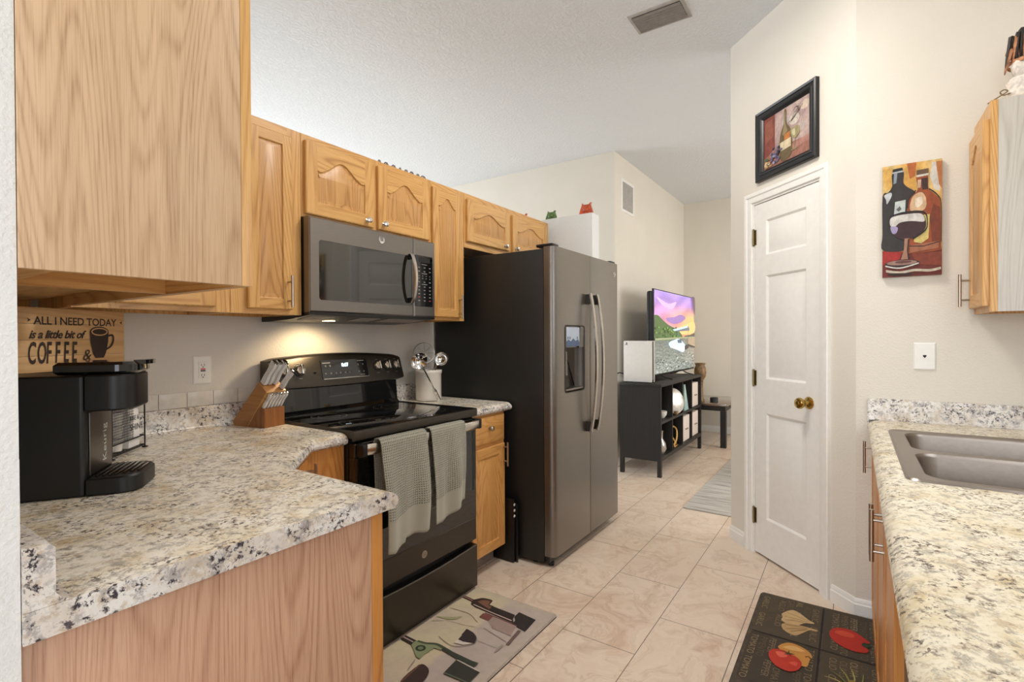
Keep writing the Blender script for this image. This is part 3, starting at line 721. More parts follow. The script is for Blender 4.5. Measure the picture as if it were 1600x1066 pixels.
# worktop with the cut-out
t = thing('countertop', 'long speckled countertop on the right with the steel sink set into it', 'countertop', (1.5, -.38, CB))
X0, X1, Y0, Y1 = .2, XW-.001, -.699, -.053
SX0, SX1, SY0, SY1 = 1.635, 2.475, -.66, -.112
mb = MB(['granite_sink', 'granite_edge'])
hole = rrect(SX0+.02, SX1-.02, SY0+.02, SY1-.02, .03, 4)
mb.holed([(X0, Y0), (X1, Y0), (X1, Y1-.04), (X0, Y1-.04)], [hole], lambda x, y: (x, y, CT))
mb.loops([[(x, y, CT) for x, y in hole], [(x, y, CB) for x, y in hole]], mi=1)
prof = [(.040, CT), (.022, CT-.003), (.010, CT-.010), (.002, CT-.019), (0, CT-.027), (.003, CT-.036), (.012, CB), (.05, CB)]
mb.loops([[(x, Y1-d, z) for d, z in prof] for x in (X0, X1)], closed=False)
mb.holed([(X0, Y0), (X1, Y0), (X1, Y1-.05), (X0, Y1-.05)], [hole], lambda x, y: (x, y, CB), mi=1)
mb._f([mb.bm.verts.new(p) for p in [(X0, Y1-d, z) for d, z in prof]+[(X0, Y0, CB), (X0, Y0, CT)]], 1)
mb.build('worktop', t, angle=30, dbl=.0001)
mb = MB('granite_edge')
mb.loops([[(XW-.001-d*.9, y, CT+z) for d, z in bsprof(.091, .02)] for y in (Y0, Y1-.004)], cap0=True, cap1=True)
mb.box(XW-.021, XW-.0005, Y1-.0045, Y1, CB, CT+.091)
mb.loops([[(x, Y0+.001+d, CT+z) for d, z in bsprof()] for x in (X0, XW-.03)], cap0=True, cap1=True)
mb.build('backsplash', t)
# double-bowl drop-in sink
t = thing('kitchen_sink', 'stainless double bowl sink set into the right counter', 'sink', ((SX0+SX1)/2, (SY0+SY1)/2, CB-.15))
mb = MB('sink_steel'); zr = CT+.0045
midx = (SX0+SX1)/2
b1 = rrect(SX0+.045, midx-.018, SY0+.085, SY1-.045, .06, 8); b2 = rrect(midx+.018, SX1-.045, SY0+.085, SY1-.045, .06, 8)
outer = rrect(SX0, SX1, SY0, SY1, .03, 6); o1 = rrect(SX0+.006, SX1-.006, SY0+.006, SY1-.006, .026, 6); o2 = rrect(SX0+.014, SX1-.014, SY0+.014, SY1-.014, .022, 6)
mb.loops([[(x, y, CT+.0005) for x, y in outer], [(x, y, zr+.001) for x, y in o1], [(x, y, zr-.0015) for x, y in o2]])
mb.holed(o2, [b1, b2], lambda x, y: (x, y, zr-.0015))
mb.build('sink_rim', t, dbl=.0001, angle=40)
for bl in (b1, b2):
    mb = MB('sink_steel'); L = []
    for i, dz in ((0, 0), (.003, -.003), (.006, -.012), (.012, -.12), (.022, -.155), (.045, -.17), (.09, -.176)):
        L.append([(x, y, zr-.0015+dz) for x, y in off(bl, i)])
    mb.loops(L, cap1=True); bo = mb.build('bowl', t, angle=60)
    cx = sum(p[0] for p in bl)/len(bl); cy = sum(p[1] for p in bl)/len(bl)
    MB('chrome').lathe([(0, -.003), (.03, -.003), (.042, .003), (.045, .001), (.045, 0)], (cx, cy, zr-.176), 24).build('drain', bo)
# wall cabinet right, gray end panel
t = thing('wall_cabinet', 'oak wall cabinet with a whitish grey end panel at the right edge', 'cabinet', (2.62, -.55, 1.361))
x0, x1, y0, y1, z0, z1 = 2.48, XW-.002, -.697, -.43, 1.361, 2.12
MB(['oak_z', 'oak_x']).box(x0+.013, x0+.02, y0, y1, z0, z1).box(x1-.015, x1, y0, y1, z0, z1).box(x0+.02, x1-.015, y0, y1, z0+.02, z0+.034, mi=1).box(x0+.02, x1-.015, y0, y1, z1-.02, z1-.005, mi=1).box(x0+.02, x1-.015, y0, y0+.01, z0, z1).build('body', t)
MB('oak_end_gray').box(x0, x0+.0125, y0, y1, z0, z1).build('end_panel', t)['label'] = 'whitish grey veneer end panel'
MB('oak_z').box(x0, x1, y1+.0005, y1+.0205, z0, z1).build('face_frame', t)
fr_ = lambda a, b, d=0: Vector((a, y1+.0205+d, b))
d = cab_door(t, fr_, x0+.018, x1-.012, z0+.022, z1-.06, .05, sw=.05); bar_pull(d, fr_, x1-.035, 1.392, 1.524)
# ================================================================== APPLIANCES
def badge(parent, f, a, b, d, r, mat='chrome', letters=False):
    """round maker's badge with the curled monogram"""
    mb = MB([mat, 'slate_dark'])
    A = f(1, 0, 0)-f(0, 0, 0); D = f(0, 0, 1)-f(0, 0, 0); c = f(a, b, d)
    T = Matrix(((A.x, 0, D.x, c.x), (A.y, 0, D.y, c.y), (0, 1, 0, c.z), (0, 0, 0, 1)))
    mb.lathe([(0, .0012), (r*.72, .0012), (r*.74, .0008), (r*.84, .0008), (r*.86, .0018), (r, .0016), (r, 0)], seg=28, T=T)
    for k in range(4):
        a0 = k*PI/2+.4
        P = [T @ Vector((r*.62*math.cos(a0+u*1.1)*(1-.25*u), r*.62*math.sin(a0+u*1.1)*(1-.25*u), .0018)) for u in (0, .25, .5, .75, 1)]
        mb.tube(P, r*.035, 4, mi=1)
    mb.text('GE', r*.8, lambda x, y: T @ Vector((x, y-r*.28, .0019)), mi=1, align='CENTER', shear=.2)
    return mb.build('badge', parent)
# ---- range
RX0, RX1 = 1.269, 2.029
t = thing('range', 'dark slate electric range with a glass cooktop and two towels on its handle', 'stove', (1.65, 1.9, 0))
MB('black_side').box(RX0+.002, RX1-.002, 1.625, 2.215, .03, .885).build('body', t)
for x in (RX0+.06, RX1-.06):
    for y in (1.68, 2.15): MB('rubber').lathe([(.018, .001), (.018, .0295)], (x, y, 0), 12).build('foot', t)
mb = MB(['cook_glass', 'slate_dark'])
mb.box(RX0, RX1, 1.598, 2.14, .886, .9165, b=.003)
o = [(RX0, .878), (RX1, .878), (RX1, .9175), (RX0, .9175)]
mb.prism([(1.583, .880), (1.5975, .874), (1.5975, .9172), (1.591, .9175), (1.585, .914), (1.583, .908)], lambda y, z: (RX0-.001, y, z), lambda y, z: (RX1+.001, y, z), mi=1)
mb.box(RX0-.001, RX0+.004, 1.598, 2.14, .886, .9172, mi=1); mb.box(RX1-.004, RX1+.001, 1.598, 2.14, .886, .9172, mi=1)
ck = mb.build('cooktop', t)
for cx, cy, rr in ((1.46, 1.74, .115), (1.46, 2.0, .078), (1.85, 1.74, .078), (1.85, 2.0, .10)):
    mb = MB('ring_gray')
    for r in (rr, rr*.62):
        mb.loops([[(cx+q*math.cos(2*PI*k/48), cy+q*math.sin(2*PI*k/48), .91675) for k in range(48)] for q in (r-.0009, r+.0009)])
    mb.build('burner_ring', ck)
# backguard: dark riser and tilted control panel with a curved top
mb = MB('black_gloss'); mb.prism([(2.14, .886), (2.215, .886), (2.215, 1.06), (2.165, 1.06), (2.155, .935), (2.14, .9175)], lambda y, z: (RX0+.004, y, z), lambda y, z: (RX1-.004, y, z)); mb.build('riser', t)
n = 20; L = []
for i in range(n+1):
    s = i/n; x = RX0-.012+(RX1-RX0+.024)*s; e = abs(2*s-1)
    zt = 1.178+.022*(1-e**2); zb = 1.045-.008*(1-e**2); ins = 0 if 0 < i < n else .006
    L.append([(x, 2.215, zb+ins), (x, 2.125, zb+ins), (x, 2.117, zb+.006+ins), (x, 2.118, zb+.02), (x, 2.150, zt-.015), (x, 2.158, zt-.004-ins), (x, 2.168, zt-ins), (x, 2.215, zt-ins)])
mb = MB('slate_dark'); mb.loops(L, cap0=True, cap1=True); cp = mb.build('control_panel', t, angle=50)
# local frame on the tilted face
ta = math.atan2(.032, .12); CO = Vector((0, 2.118, 1.065))
fp = lambda a, b, d=0: Vector((a, 2.1168+(b-1.065)*math.tan(ta)-d*math.cos(ta), b+d*math.sin(ta)))
mb = MB(['black_gloss', 'handle_steel']); o = [(1.515, 1.078), (1.792, 1.078), (1.792, 1.166), (1.515, 1.166)]
mb.prism(o, lambda a, b: fp(a, b, -.004), lambda a, b: fp(a, b, .0015)); dsp = mb.build('display', cp)
MB('handle_steel').prism([(1.52, 1.0745), (1.795, 1.0745), (1.795, 1.0775), (1.52, 1.0775)], lambda a, b: fp(a, b, 0), lambda a, b: fp(a, b, .002)).build('display_trim', dsp)
mb = MB('digit_blue'); mb.text('8:07', .024, lambda x, y: fp(1.633+x, 1.132+y, .0018), bold=.0006); mb.build('clock_digits', dsp)
mb = MB('label_gray')
for k in range(2):
    for j, xx in enumerate((1.54, 1.565, 1.735, 1.765) if k else (1.535, 1.565, 1.595, 1.62, 1.65, 1.675, 1.735, 1.765)):
        mb.loops([[fp(xx+q*math.cos(2*PI*i/10), (1.138 if k else 1.102)+q*math.sin(2*PI*i/10), .0018) for i in range(10)] for q in (.0028, .004)])
for a0, a1, b0 in ((1.522, 1.568, 1.152), (1.73, 1.775, 1.156), (1.738, 1.768, 1.085)): mb._f([mb.bm.verts.new(fp(a, b, .0018)) for a, b in ((a0, b0), (a1, b0), (a1, b0+.0025), (a0, b0+.0025))], 0)
mb.build('key_marks', dsp)
for x in (1.322, 1.398, 1.862, 1.928, 1.990):
    c = fp(x, 1.125, 0); nrm = fp(0, 0, 1)-fp(0, 0, 0); upv = Vector((0, math.sin(ta), math.cos(ta)))
    T = Matrix(((1, upv.x, nrm.x, c.x), (0, upv.y, nrm.y, c.y), (0, upv.z, nrm.z, c.z), (0, 0, 0, 1)))
    mb = MB(['handle_steel', 'black_plastic'])
    mb.lathe([(.0275, 0), (.0275, .003), (.024, .004)], seg=28, T=T, mi=1)
    mb.lathe([(.0225, .003), (.0215, .014), (.019, .017), (0, .0175)], seg=28, T=T)
    mb.box(-.0065, .0065, -.022, .022, .015, .033, b=.003, T=T); mb.box(-.0015, .0015, .002, .022, .0325, .034, T=T, mi=1)
    mb.build('control_knob', cp)['label'] = 'silver control knob'
mb = MB('label_gray')
for x in (1.322, 1.398, 1.862, 1.928, 1.990):
    for b in (1.158, 1.088): mb._f([mb.bm.verts.new(fp(x+q, b+w, .0006)) for q, w in ((-.009, -.001), (.009, -.001), (.009, .001), (-.009, .001))], 0)
    for k in range(7):
        a = math.radians(-30+40*k); mb._f([mb.bm.verts.new(fp(x+.0325*math.cos(a)+q, 1.125+.0325*math.sin(a)+w, .0006)) for q, w in ((-.001, -.001), (.001, -.001), (.001, .001), (-.001, .001))], 0)
mb.build('dial_marks', cp)
c = fp(1.478, 1.112, 0); MB(['black_plastic']).ball(c, .007, seg=10).build('indicator', cp)
# oven door
fo = FR(1.60)
mb = MB(['slate_dark', 'oven_glass', 'black_plastic'])
DXa, DXb = RX0+.003, RX1-.003
def slab(mb, a0, a1, b0, b1, d0, d1, mi, e=.003):
    o = [(a0, b0), (a1, b0), (a1, b1), (a0, b1)]
    mb.loops([[fo(a, b, d0) for a, b in o], [fo(a, b, d1-e) for a, b in o], [fo(a, b, d1) for a, b in off(o, e)]], mi=mi, cap0=True, cap1=True)
slab(mb, DXa, DXb, .812, .866, -.02, .012, 0); slab(mb, DXa, DXb, .365, .8115, -.02, .012, 1, .002); slab(mb, DXa, DXb, .252, .3645, -.02, .012, 0)
od = mb.build('oven_door', t)
badge(od, fo, 1.649, .308, .0121, .0165, 'nickel')
mb = MB('handle_steel')
# flat bowed handle
P = [(1.292+.712*k/14, 1.555-.018*math.sin(PI*k/14)**.5) for k in range(15)]
L = [[(x, y-.008, .826), (x, y-.008, .862), (x, y-.004, .866), (x, y+.004, .866), (x, y+.006, .862), (x, y+.006, .826), (x, y+.003, .822), (x, y-.004, .822)] for x, y in P]
mb.loops(L, cap0=True, cap1=True)
hd = mb.build('handle', od, angle=50)
for xa, xb in ((1.277, 1.3015), (1.995, 2.02)):
    MB('black_plastic').box(xa, xb, 1.545, 1.5875, .820, .868, b=.004).build('handle_bracket', hd)
# storage drawer
L = []
n = 16
for i in range(n+1):
    s = i/n; x = DXa+(DXb-DXa)*s; dip = .014*math.sin(PI*s)
    L.append([(x, 1.62, .015), (x, 1.586, .015), (x, 1.584, .02), (x, 1.584, .222-dip), (x, 1.588, .226-dip), (x, 1.62, .226-dip)])
mb = MB('slate_dark'); mb.loops(L, cap0=True, cap1=True); mb.build('storage_drawer', t)

# ---- microwave
MX0, MX1 = 1.2695, 2.0285; fm = FR(1.862)
t = thing('microwave', 'slate over-the-range microwave with its lamp lit', 'microwave', (1.65, 2.05, 1.358))
mb = MB(['black_side', 'gray_metal']); mb.box(MX0+.002, MX1-.002, 1.9, 2.225, 1.372, 1.783)
mb.prism([(1.87, 1.372), (1.87, 1.385), (2.225, 1.3715), (2.225, 1.350), (2.16, 1.350), (2.0, 1.358)], lambda y, z: (MX0+.002, y, z), lambda y, z: (MX1-.002, y, z)); mb.build('body', t)
for x0, x1 in ((1.30, 1.42), (1.56, 1.68), (1.73, 1.98)):
    mb = MB('vent_gray'); mb.prism([(1.90, 1.3685), (2.0, 1.3570), (2.0, 1.3555), (1.90, 1.367)], lambda y, z: (x0, y, z), lambda y, z: (x1, y, z)); mb.build('grease_filter', t)
mb = MB(['slate_steel', 'black_gloss', 'slate_dark'])
def mslab(mb, a0, a1, b0, b1, d0, d1, mi=0, e=.006):
    o = [(a0, b0), (a1, b0), (a1, b1), (a0, b1)]
    mb.loops([[fm(a, b, d0) for a, b in o], [fm(a, b, d1-e) for a, b in o], [fm(a, b, d1) for a, b in off(o, e)]], mi=mi, cap0=True)
    return off(o, e)
# door with window hole
o = mslab(mb, MX0, 1.868, 1.385, 1.783, -.037, .0, 0)
win = rrect(1.315, 1.858, 1.437, 1.690, .012, 4); win = [(min(a, 1.856), b) for a, b in win]
mb.holed(o, [win], lambda a, b: fm(a, b, 0)); mb.loops([[fm(a, b, 0) for a, b in win], [fm(a, b, -.003) for a, b in win]])
dr = mb.build('door', t, dbl=.00005)
mb = MB('mic_glass'); mb.prism(win, lambda a, b: fm(a, b, -.006), lambda a, b: fm(a, b, -.0025)); mb.build('window', dr)
mb = MB('label_gray')   # faint inner edge of the viewing screen
iw = [(1.362, 1.468), (1.80, 1.468), (1.80, 1.64), (1.362, 1.64)]
badge(dr, fm, 1.657, 1.742, .0003, .017)
mb = MB('slate_steel'); o = mslab(mb, 1.871, MX1, 1.385, 1.783, -.037, 0); mb.holed(o, [], lambda a, b: fm(a, b, 0)); cpn = mb.build('control_panel', t, dbl=.00005)
mb = MB('black_gloss'); kp = rrect(1.874, 2.006, 1.437, 1.702, .008, 4); mb.prism(kp, lambda a, b: fm(a, b, .0002), lambda a, b: fm(a, b, .0012)); kpd = mb.build('keypad', cpn)
mb = MB(['label_gray', 'label_red'])
rows = [(1.64, 3), (1.62, 3), (1.597, 4), (1.584, 4), (1.565, 3), (1.54, 3), (1.522, 3), (1.503, 3), (1.486, 3), (1.468, 3)]
for j, (b, nn) in enumerate(rows):
    for i in range(nn):
        a = 1.905+(.080*i/(nn-1)); ww = .006 if nn == 3 else .003; mi = 1 if (j == 8 and i == 0) or (j == 9 and i == 2) else 0
        mb._f([mb.bm.verts.new(fm(a+q, b+r, .0014)) for q, r in ((-ww, -.0018), (ww, -.0018), (ww, .0018), (-ww, .0018))], mi)
for b in (1.655, 1.608, 1.552): mb._f([mb.bm.verts.new(fm(a, b+r, .0014)) for a, r in ((1.925, 0), (1.965, 0), (1.965, .0025), (1.925, .0025))], 0)
mb.build('key_marks', kpd)
mb = MB('black_plastic'); mb.box(1.905, 1.985, 1.8599, 1.8606, 1.667, 1.692).build('display', kpd)
# arched door handle
mb = MB(['handle_steel', 'black_plastic'])
P = [(s, .016+.030*math.sin(PI*s)**.7) for s in [k/16 for k in range(17)]]
L = [[fm(1.842+aa, 1.452+.246*s, dd+d) for aa, dd in ((-.010, -.003), (-.007, .003), (.007, .003), (.010, -.003), (.007, -.006), (-.007, -.006))] for s, d in P]
mb.loops(L, cap0=True, cap1=True); hd = mb.build('handle', dr, angle=50)
for b in (1.452, 1.672): MB('black_plastic').prism([(1.832, b), (1.852, b), (1.852, b+.026), (1.832, b+.026)], lambda a, z: fm(a, z, .0003), lambda a, z: fm(a, z, .012)).build('handle_mount', hd)
MB('black_plastic').box(MX0, MX1, 1.868, 1.8985, 1.372, 1.3845).build('vent_grille', t)
lz = 1.3563
mb = MB('lamp_warm'); mb.lathe([(0, 0), (.028, 0), (.03, .002)], (1.49, 2.04, 1.3545), 20); mb.build('lamp_lens', t)['label'] = 'glowing round cooktop lamp'
l = bpy.data.lights.new('cooktop_lamp_light', 'SPOT'); l.energy = 5.5; l.color = (1, .74, .42); l.spot_size = 2.4; l.spot_blend = .6; l.shadow_soft_size = .03
lo = bpy.data.objects.new('cooktop_lamp_light', l); COL.objects.link(lo); lo.location = (1.49, 2.04, 1.345)
lo.rotation_euler = (math.radians(25), 0, 0)

# ---- refrigerator
FX0, FX1 = 2.418, 3.324; FY = 1.421
t = thing('refrigerator', 'tall slate side-by-side refrigerator with a black side and ice dispenser', 'refrigerator', (2.87, 1.8, 0))
MB('black_side').box(FX0, FX1, FY, 2.22, .022, 1.765, b=.004).build('body', t)
for x in (FX0+.05, FX1-.05):
    for y in (1.5, 2.15): MB('rubber').lathe([(.02, .001), (.02, .0215)], (x, y, 0), 10).build('roller', t)
ff = FR(1.351)
def fridge_door(a0, a1, name, disp=False):
    mb = MB(['slate_steel', 'charcoal']); z0, z1 = .062, 1.775; dpt = .066
    # plan section rounded at both vertical edges
    sec = []
    ra = .036
    for k in range(7): an = PI/2*k/6; sec.append((a0+ra-ra*math.sin(an) if False else a0+ra*(1-math.sin(an)), -dpt+0*k if False else 0))
    sec = [(a0, -dpt)]+[(a0+ra*(1-math.cos(PI/2*k/6)), -ra*(1-math.sin(PI/2*k/6))) for k in range(7)]
    rb = .022 if a1 > 3.2 else .006; rbl = rb
    if a0 > 2.86: sec = [(a0, -dpt)]+[(a0+.006*(1-math.cos(PI/2*k/3)), -.006*(1-math.sin(PI/2*k/3))) for k in range(4)]
    right = [(a1-rb*(1-math.cos(PI/2*k/6)), -rb*(1-math.sin(PI/2*k/6))) for k in range(7)][::-1]+[(a1, -dpt)]
    aL, aR = sec[-1][0], right[0][0]
    mb.loops([[ff(a, z, d) for a, d in sec] for z in (z0, z1)], closed=False); mb.loops([[ff(a, z, d) for a, d in right] for z in (z0, z1)], closed=False)
    mb._f([mb.bm.verts.new(ff(a, z0, d)) for a, d in sec+right], 0); mb._f([mb.bm.verts.new(ff(a, z1, d)) for a, d in sec+right], 0)
    mb._f([mb.bm.verts.new(ff(a, z, -dpt)) for a, z in ((a0, z0), (a1, z0), (a1, z1), (a0, z1))], 0)
    o = [(aL, z0), (aR, z0), (aR, z1), (aL, z1)]
    if disp:
        h = rrect(2.538, 2.790, .955, 1.345, .022, 5); mb.holed(o, [h], lambda a, b: ff(a, b, 0))
    else: mb.holed(o, [], lambda a, b: ff(a, b, 0))
    return mb.build(name, t, dbl=.0001, angle=40), (h if disp else None)
dl, h = fridge_door(FX0, 2.867, 'freezer_door', True)
dr, _ = fridge_door(2.872, FX1, 'refrigerator_door')
mb = MB(['slate_dark', 'handle_steel'])
mb.loops([[ff(a, b, d) for a, b in off(h, i)] for i, d in ((0, 0), (0, .003), (.005, .003), (.006, -.004), (.016, -.045), (.03, -.055))], cap1=True)
ds = mb.build('dispenser', dl, angle=50)
mb = MB('black_gloss'); mb.prism(rrect(2.548, 2.780, 1.215, 1.337, .012, 4), lambda a, b: ff(a, b, -.030), lambda a, b: ff(a, b, .001)); pn = mb.build('dispenser_panel', ds)
a_ = Art('print_soft', ff, .0012); a_.poly([(2.556, 1.222), (2.72, 1.222), (2.72, 1.332), (2.556, 1.332)], 'B9C6D8')  # blue and white reflection in the display, painted as flat colour shapes
a_.poly([(2.556, 1.222), (2.72, 1.222), (2.72, 1.245), (2.70, 1.262), (2.67, 1.252), (2.64, 1.268), (2.61, 1.25), (2.58, 1.262), (2.556, 1.25)], '54688A')
for x in (2.575, 2.60, 2.69): a_.ell(x, 1.27, .006, .009, '3E4F6E', 8)
a_.build('display_reflection', pn, angle=1)
MB('slate_steel').box(2.556, 2.772, 1.352, 1.400, .966, .978, b=.002).build('drip_tray', ds)
mb = MB('gray_metal'); mb.prism([(2.60, 1.05), (2.64, 1.05), (2.635, 1.19), (2.605, 1.19)], lambda a, b: ff(a, b, -.054), lambda a, b: ff(a, b, -.036)); mb.build('dispenser_paddle', ds)
for a, par in ((2.822, dl), (2.918, dr)):
    mb = MB('handle_steel')
    P = [(k/20, .028+.040*math.sin(PI*k/20)**.8) for k in range(21)]
    L = [[ff(a+q*(1 if a < 2.87 else 1), .695+.845*s, d+e) for q, e in ((-.012, -.006), (-.012, .003), (-.007, .007), (.007, .007), (.012, .003), (.012, -.006), (.007, -.009), (-.007, -.009))] for s, d in P]
    mb.loops(L, cap0=True, cap1=True); hh = mb.build('handle', par, angle=50)
    for b in (.70, 1.475): MB('slate_dark').prism([(a-.011, b), (a+.011, b), (a+.009, b+.06), (a-.009, b+.06)], lambda x, z: ff(x, z, .0005), lambda x, z: ff(x, z, .034)).build('handle_mount', hh)
badge(dr, ff, 3.255, 1.70, .0003, .016)
for x in (FX0+.05, FX1-.05): MB('black_plastic').box(x-.045, x+.03, 1.365, 1.47, 1.7755, 1.792, b=.005).build('hinge_cover', t)
MB('black_plastic').box(FX0+.01, FX1-.01, FY-.03, FY-.001, .024, .058).build('toe_grille', t)
MB('black_plastic').lathe([(.016, .001), (.016, .02)], (FX0+.045, 1.40, 0), 10).lathe([(.010, .02), (.010, .06)], (FX0+.045, 1.40, 0), 10).build('leveling_foot', t)

# folded step stool in the gap beside the refrigerator
t = thing('step_stool', 'black folded step stool with white dots leaning between cabinet and refrigerator', 'stool', (2.384, 1.70, 0))
mb = MB(['black_plastic', 'label_white']); mb.box(2.362, 2.376, 1.585, 1.90, .004, .36, b=.004)
for k in range(3): mb.ball((2.369, 1.5845, .33-.032*k), .0085, (1, .35, 1), 12, mi=1)
mb.build('seat', t)
for y in (1.572, 1.87):
    MB('black_plastic').box(2.380, 2.390, y, y+.028, .001, .33, b=.003).build('leg', t)
    MB('black_plastic').box(2.392, 2.402, y+.01, y+.034, .001, .30, b=.003).build('leg', t)

# ================================================================== THINGS ON THE COUNTERS
def towel(label, x0, x1, zf, zb, amp, ph, zlow, seed, extra=None):
    rnd = random.Random(seed); n, m = 46, 64; yb = 1.546; zt = .868
    Lf = zt-zf; Lb = zt-zb; tot = Lf+Lb+.03
    mb = MB('towel'); fl = mb.bm.loops.layers.float_vector.new('fab'); V = []
    Lr = random.Random(seed)
    for i in range(n+1):
        s = i/n; row = []
        for j in range(m+1):
            q = tot*j/m             # from the front hem up over the bar and down the back
            if q < Lf: side, z, u = -1, zf+q, 1-q/Lf
            elif q < Lf+.03: side, z, u = None, None, 0
            else: side, z, u = 1, zt-(q-Lf-.03), (q-Lf-.03)/Lb
            fold = amp*(math.sin(ph+s*8.5)*.6+math.sin(ph*2+s*15)*.3)
            x = x0+(x1-x0)*s
            if side is None:
                an = PI*(q-Lf)/.03; y = yb-.0165*math.cos(an)+.0; zz = zt+.004+.008*math.sin(an)
            else:
                k = min(1, u*1.6); y = yb-.0205-(amp+fold)*1.15*k if side < 0 else yb+.0165+.003*k+fold*.3*k
                y = min(y, 1.583) if side > 0 else min(y, 1.5300)
                zz = z+(extra(s, u) if extra and side < 0 else 0)
                x += (.012*math.sin(ph+3*u)+.03*(s-.5)*(-1)*math.sin(PI*u*.5))*u*.8
            row.append((mb.bm.verts.new((x, y, zz)), (s*(x1-x0), q, 1. if (side == 1 or q > zlow) else 0.)))
        V.append(row)
    for i in range(n):
        for j in range(m):
            qd = [V[i][j], V[i+1][j], V[i+1][j+1], V[i][j+1]]
            f_ = mb.bm.faces.new([a[0] for a in qd])
            for l, a in zip(f_.loops, qd): l[fl] = a[1]
    o = mb.build('dish_towel', None, angle=180)
    sm = o.modifiers.new('solid', 'SOLIDIFY'); sm.thickness = .004; sm.offset = 1
    o['label'] = label; o['category'] = 'towel'; o['group'] = 'dish towels on the oven handle'
    # origin at the bar
    c = Vector(((x0+x1)/2, yb, zt))
    for v in o.data.vertices: v.co -= c
    o.location = c
    return o
towel('grey green waffle dish towel hanging longer, on the left of the oven handle', 1.345, 1.600, .462, .60, .017, .4, .12, 3, lambda s, u: (-.035*(s < .45)*(1-abs(s-.12)*1.6)+.002*math.sin(s*20))*u)
towel('grey green waffle dish towel folded shorter, on the right of the oven handle', 1.628, 1.862, .47, .51, .018, 2.1, .11, 5, lambda s, u: (.045*(s-.15)-.012*math.sin(s*5))*u)

# coffee maker: local frame, +x front, y left/right
KA = math.radians(-34.6)
t = thing('coffee_maker', 'black single-serve coffee maker with a slotted drip tray', 'coffee maker', (.474, 1.566, CT), KA)
# local: x from -.21 (back) to .12 (tray front); y -.09 (camera side) to .09
def rbox(mb, x0, x1, y0, y1, z0, z1, rf, e=.003, mi=0, nn=6):
    """vertical box, front (x1) corners rounded by rf"""
    P = [(x0, y0)]+[(x1-rf+rf*math.sin(a), y0+rf-rf*math.cos(a)) for a in [PI/2*k/nn for k in range(nn+1)]]+[(x1-rf+rf*math.cos(a), y1-rf+rf*math.sin(a)) for a in [PI/2*k/nn for k in range(nn+1)]]+[(x0, y1)]
    mb.loops([[(x, y, z0) for x, y in off(P, e)], [(x, y, z0+e) for x, y in P], [(x, y, z1-e) for x, y in P], [(x, y, z1) for x, y in off(P, e)]], mi=mi, cap0=True, cap1=True)
mb = MB(['black_plastic']); rbox(mb, -.21, -.0, -.09, .09, .0005, .285, .012, .004); mb.build('body', t, world=False)
mb = MB('slate_steel'); mb.box(.0005, .003, -.07, .07, .045, .195, b=.0008); fpn = mb.build('front_panel', t, world=False)
mb = MB('label_white'); mb.text('Keurig', .034, lambda x, y: Vector((.0034, .030-y, .062+x)), spacing=1.05); mb.build('maker_name', fpn, world=False)
mb = MB('black_plastic'); rbox(mb, .0005, .092, -.09, .082, .200, .286, .05, .004); mb.build('brew_head', t, world=False)
mb = MB('black_gloss'); rbox(mb, -.06, .098, -.086, .078, .2865, .316, .05, .007); ld = mb.build('lid', t, world=False)
mb = MB('black_gloss'); mb.prism([(.085, -.05), (.108, -.04), (.114, -.02), (.114, .02), (.108, .04), (.085, .05)], lambda x, y: (x, y, .308), lambda x, y: (x, y, .319)); mb.build('lid_handle', ld, world=False)
mb = MB('black_plastic'); rbox(mb, .0005, .105, -.09, .080, .0005, .042, .045, .004)
for k in range(4): 
    z = .008+k*.008
    P = [(.005, -.09)]+[(.08+.0455*math.sin(a), -.0455+-.0455*math.cos(a)+.0005) for a in [PI/2*k_/6 for k_ in range(7)]]
tr = mb.build('drip_tray', t, world=False)
mb = MB('black_gloss')
for k in range(7):
    x = .012+k*.0125; hw = .070 if k < 4 else .070-(k-3)*.010
    mb.box(x, x+.006, -hw, hw, .0425, .0450, b=.0008)
mb.build('tray_grille', tr, world=False)

# wire basket of coffee pods behind it
t = thing('wire_basket', 'black wire basket behind the coffee maker holding pods', 'basket', (.618, 1.975, CT), math.radians(46))
mb = MB('black_matte')
bx0, bx1, by0, by1, bh = -.10, .10, -.06, .055, .215
for z in (.012, .045, bh): mb.tube([(bx0, by0, z), (bx1, by0, z), (bx1, by1, z), (bx0, by1, z)], .0025, 6, closed=True)
for x, y in ((bx0, by0), (bx1, by0), (bx1, by1), (bx0, by1)):
    mb.tube([(x, y, .001), (x, y, bh)], .0025, 6)
    mb.tube([(x+.008*math.cos(a)*1, y+.008*math.sin(a), bh) for a in [2*PI*k/10 for k in range(10)]], .0018, 5, closed=True)
    mb.tube([(x+.008*math.cos(a)*1, y+.008*math.sin(a), .004) for a in [2*PI*k/10 for k in range(10)]], .0018, 5, closed=True)
for k in range(1, 12): mb.tube([(bx0+.0166*k, by0, .012), (bx0+.0166*k, by1, .012)], .0012, 4)
mb.build('frame', t, world=False)
mb = MB('black_matte')
for k in range(1, 20):
    x = bx0+(bx1-bx0-.07)*k/20; mb.tube([(x, by0, .045), (x, by0, .16)], .0007, 4)
for k in range(14): mb.tube([(bx0, by0, .05+k*.0085), (bx1-.07, by0, .05+k*.0085)], .0007, 4)
mb.build('mesh_panel', t, world=False)
TB = ORIG[t.name]
ps = [(-.072, -.030), (-.018, -.030), (-.072, .024), (-.018, .024)]
k = 0
podbase = None
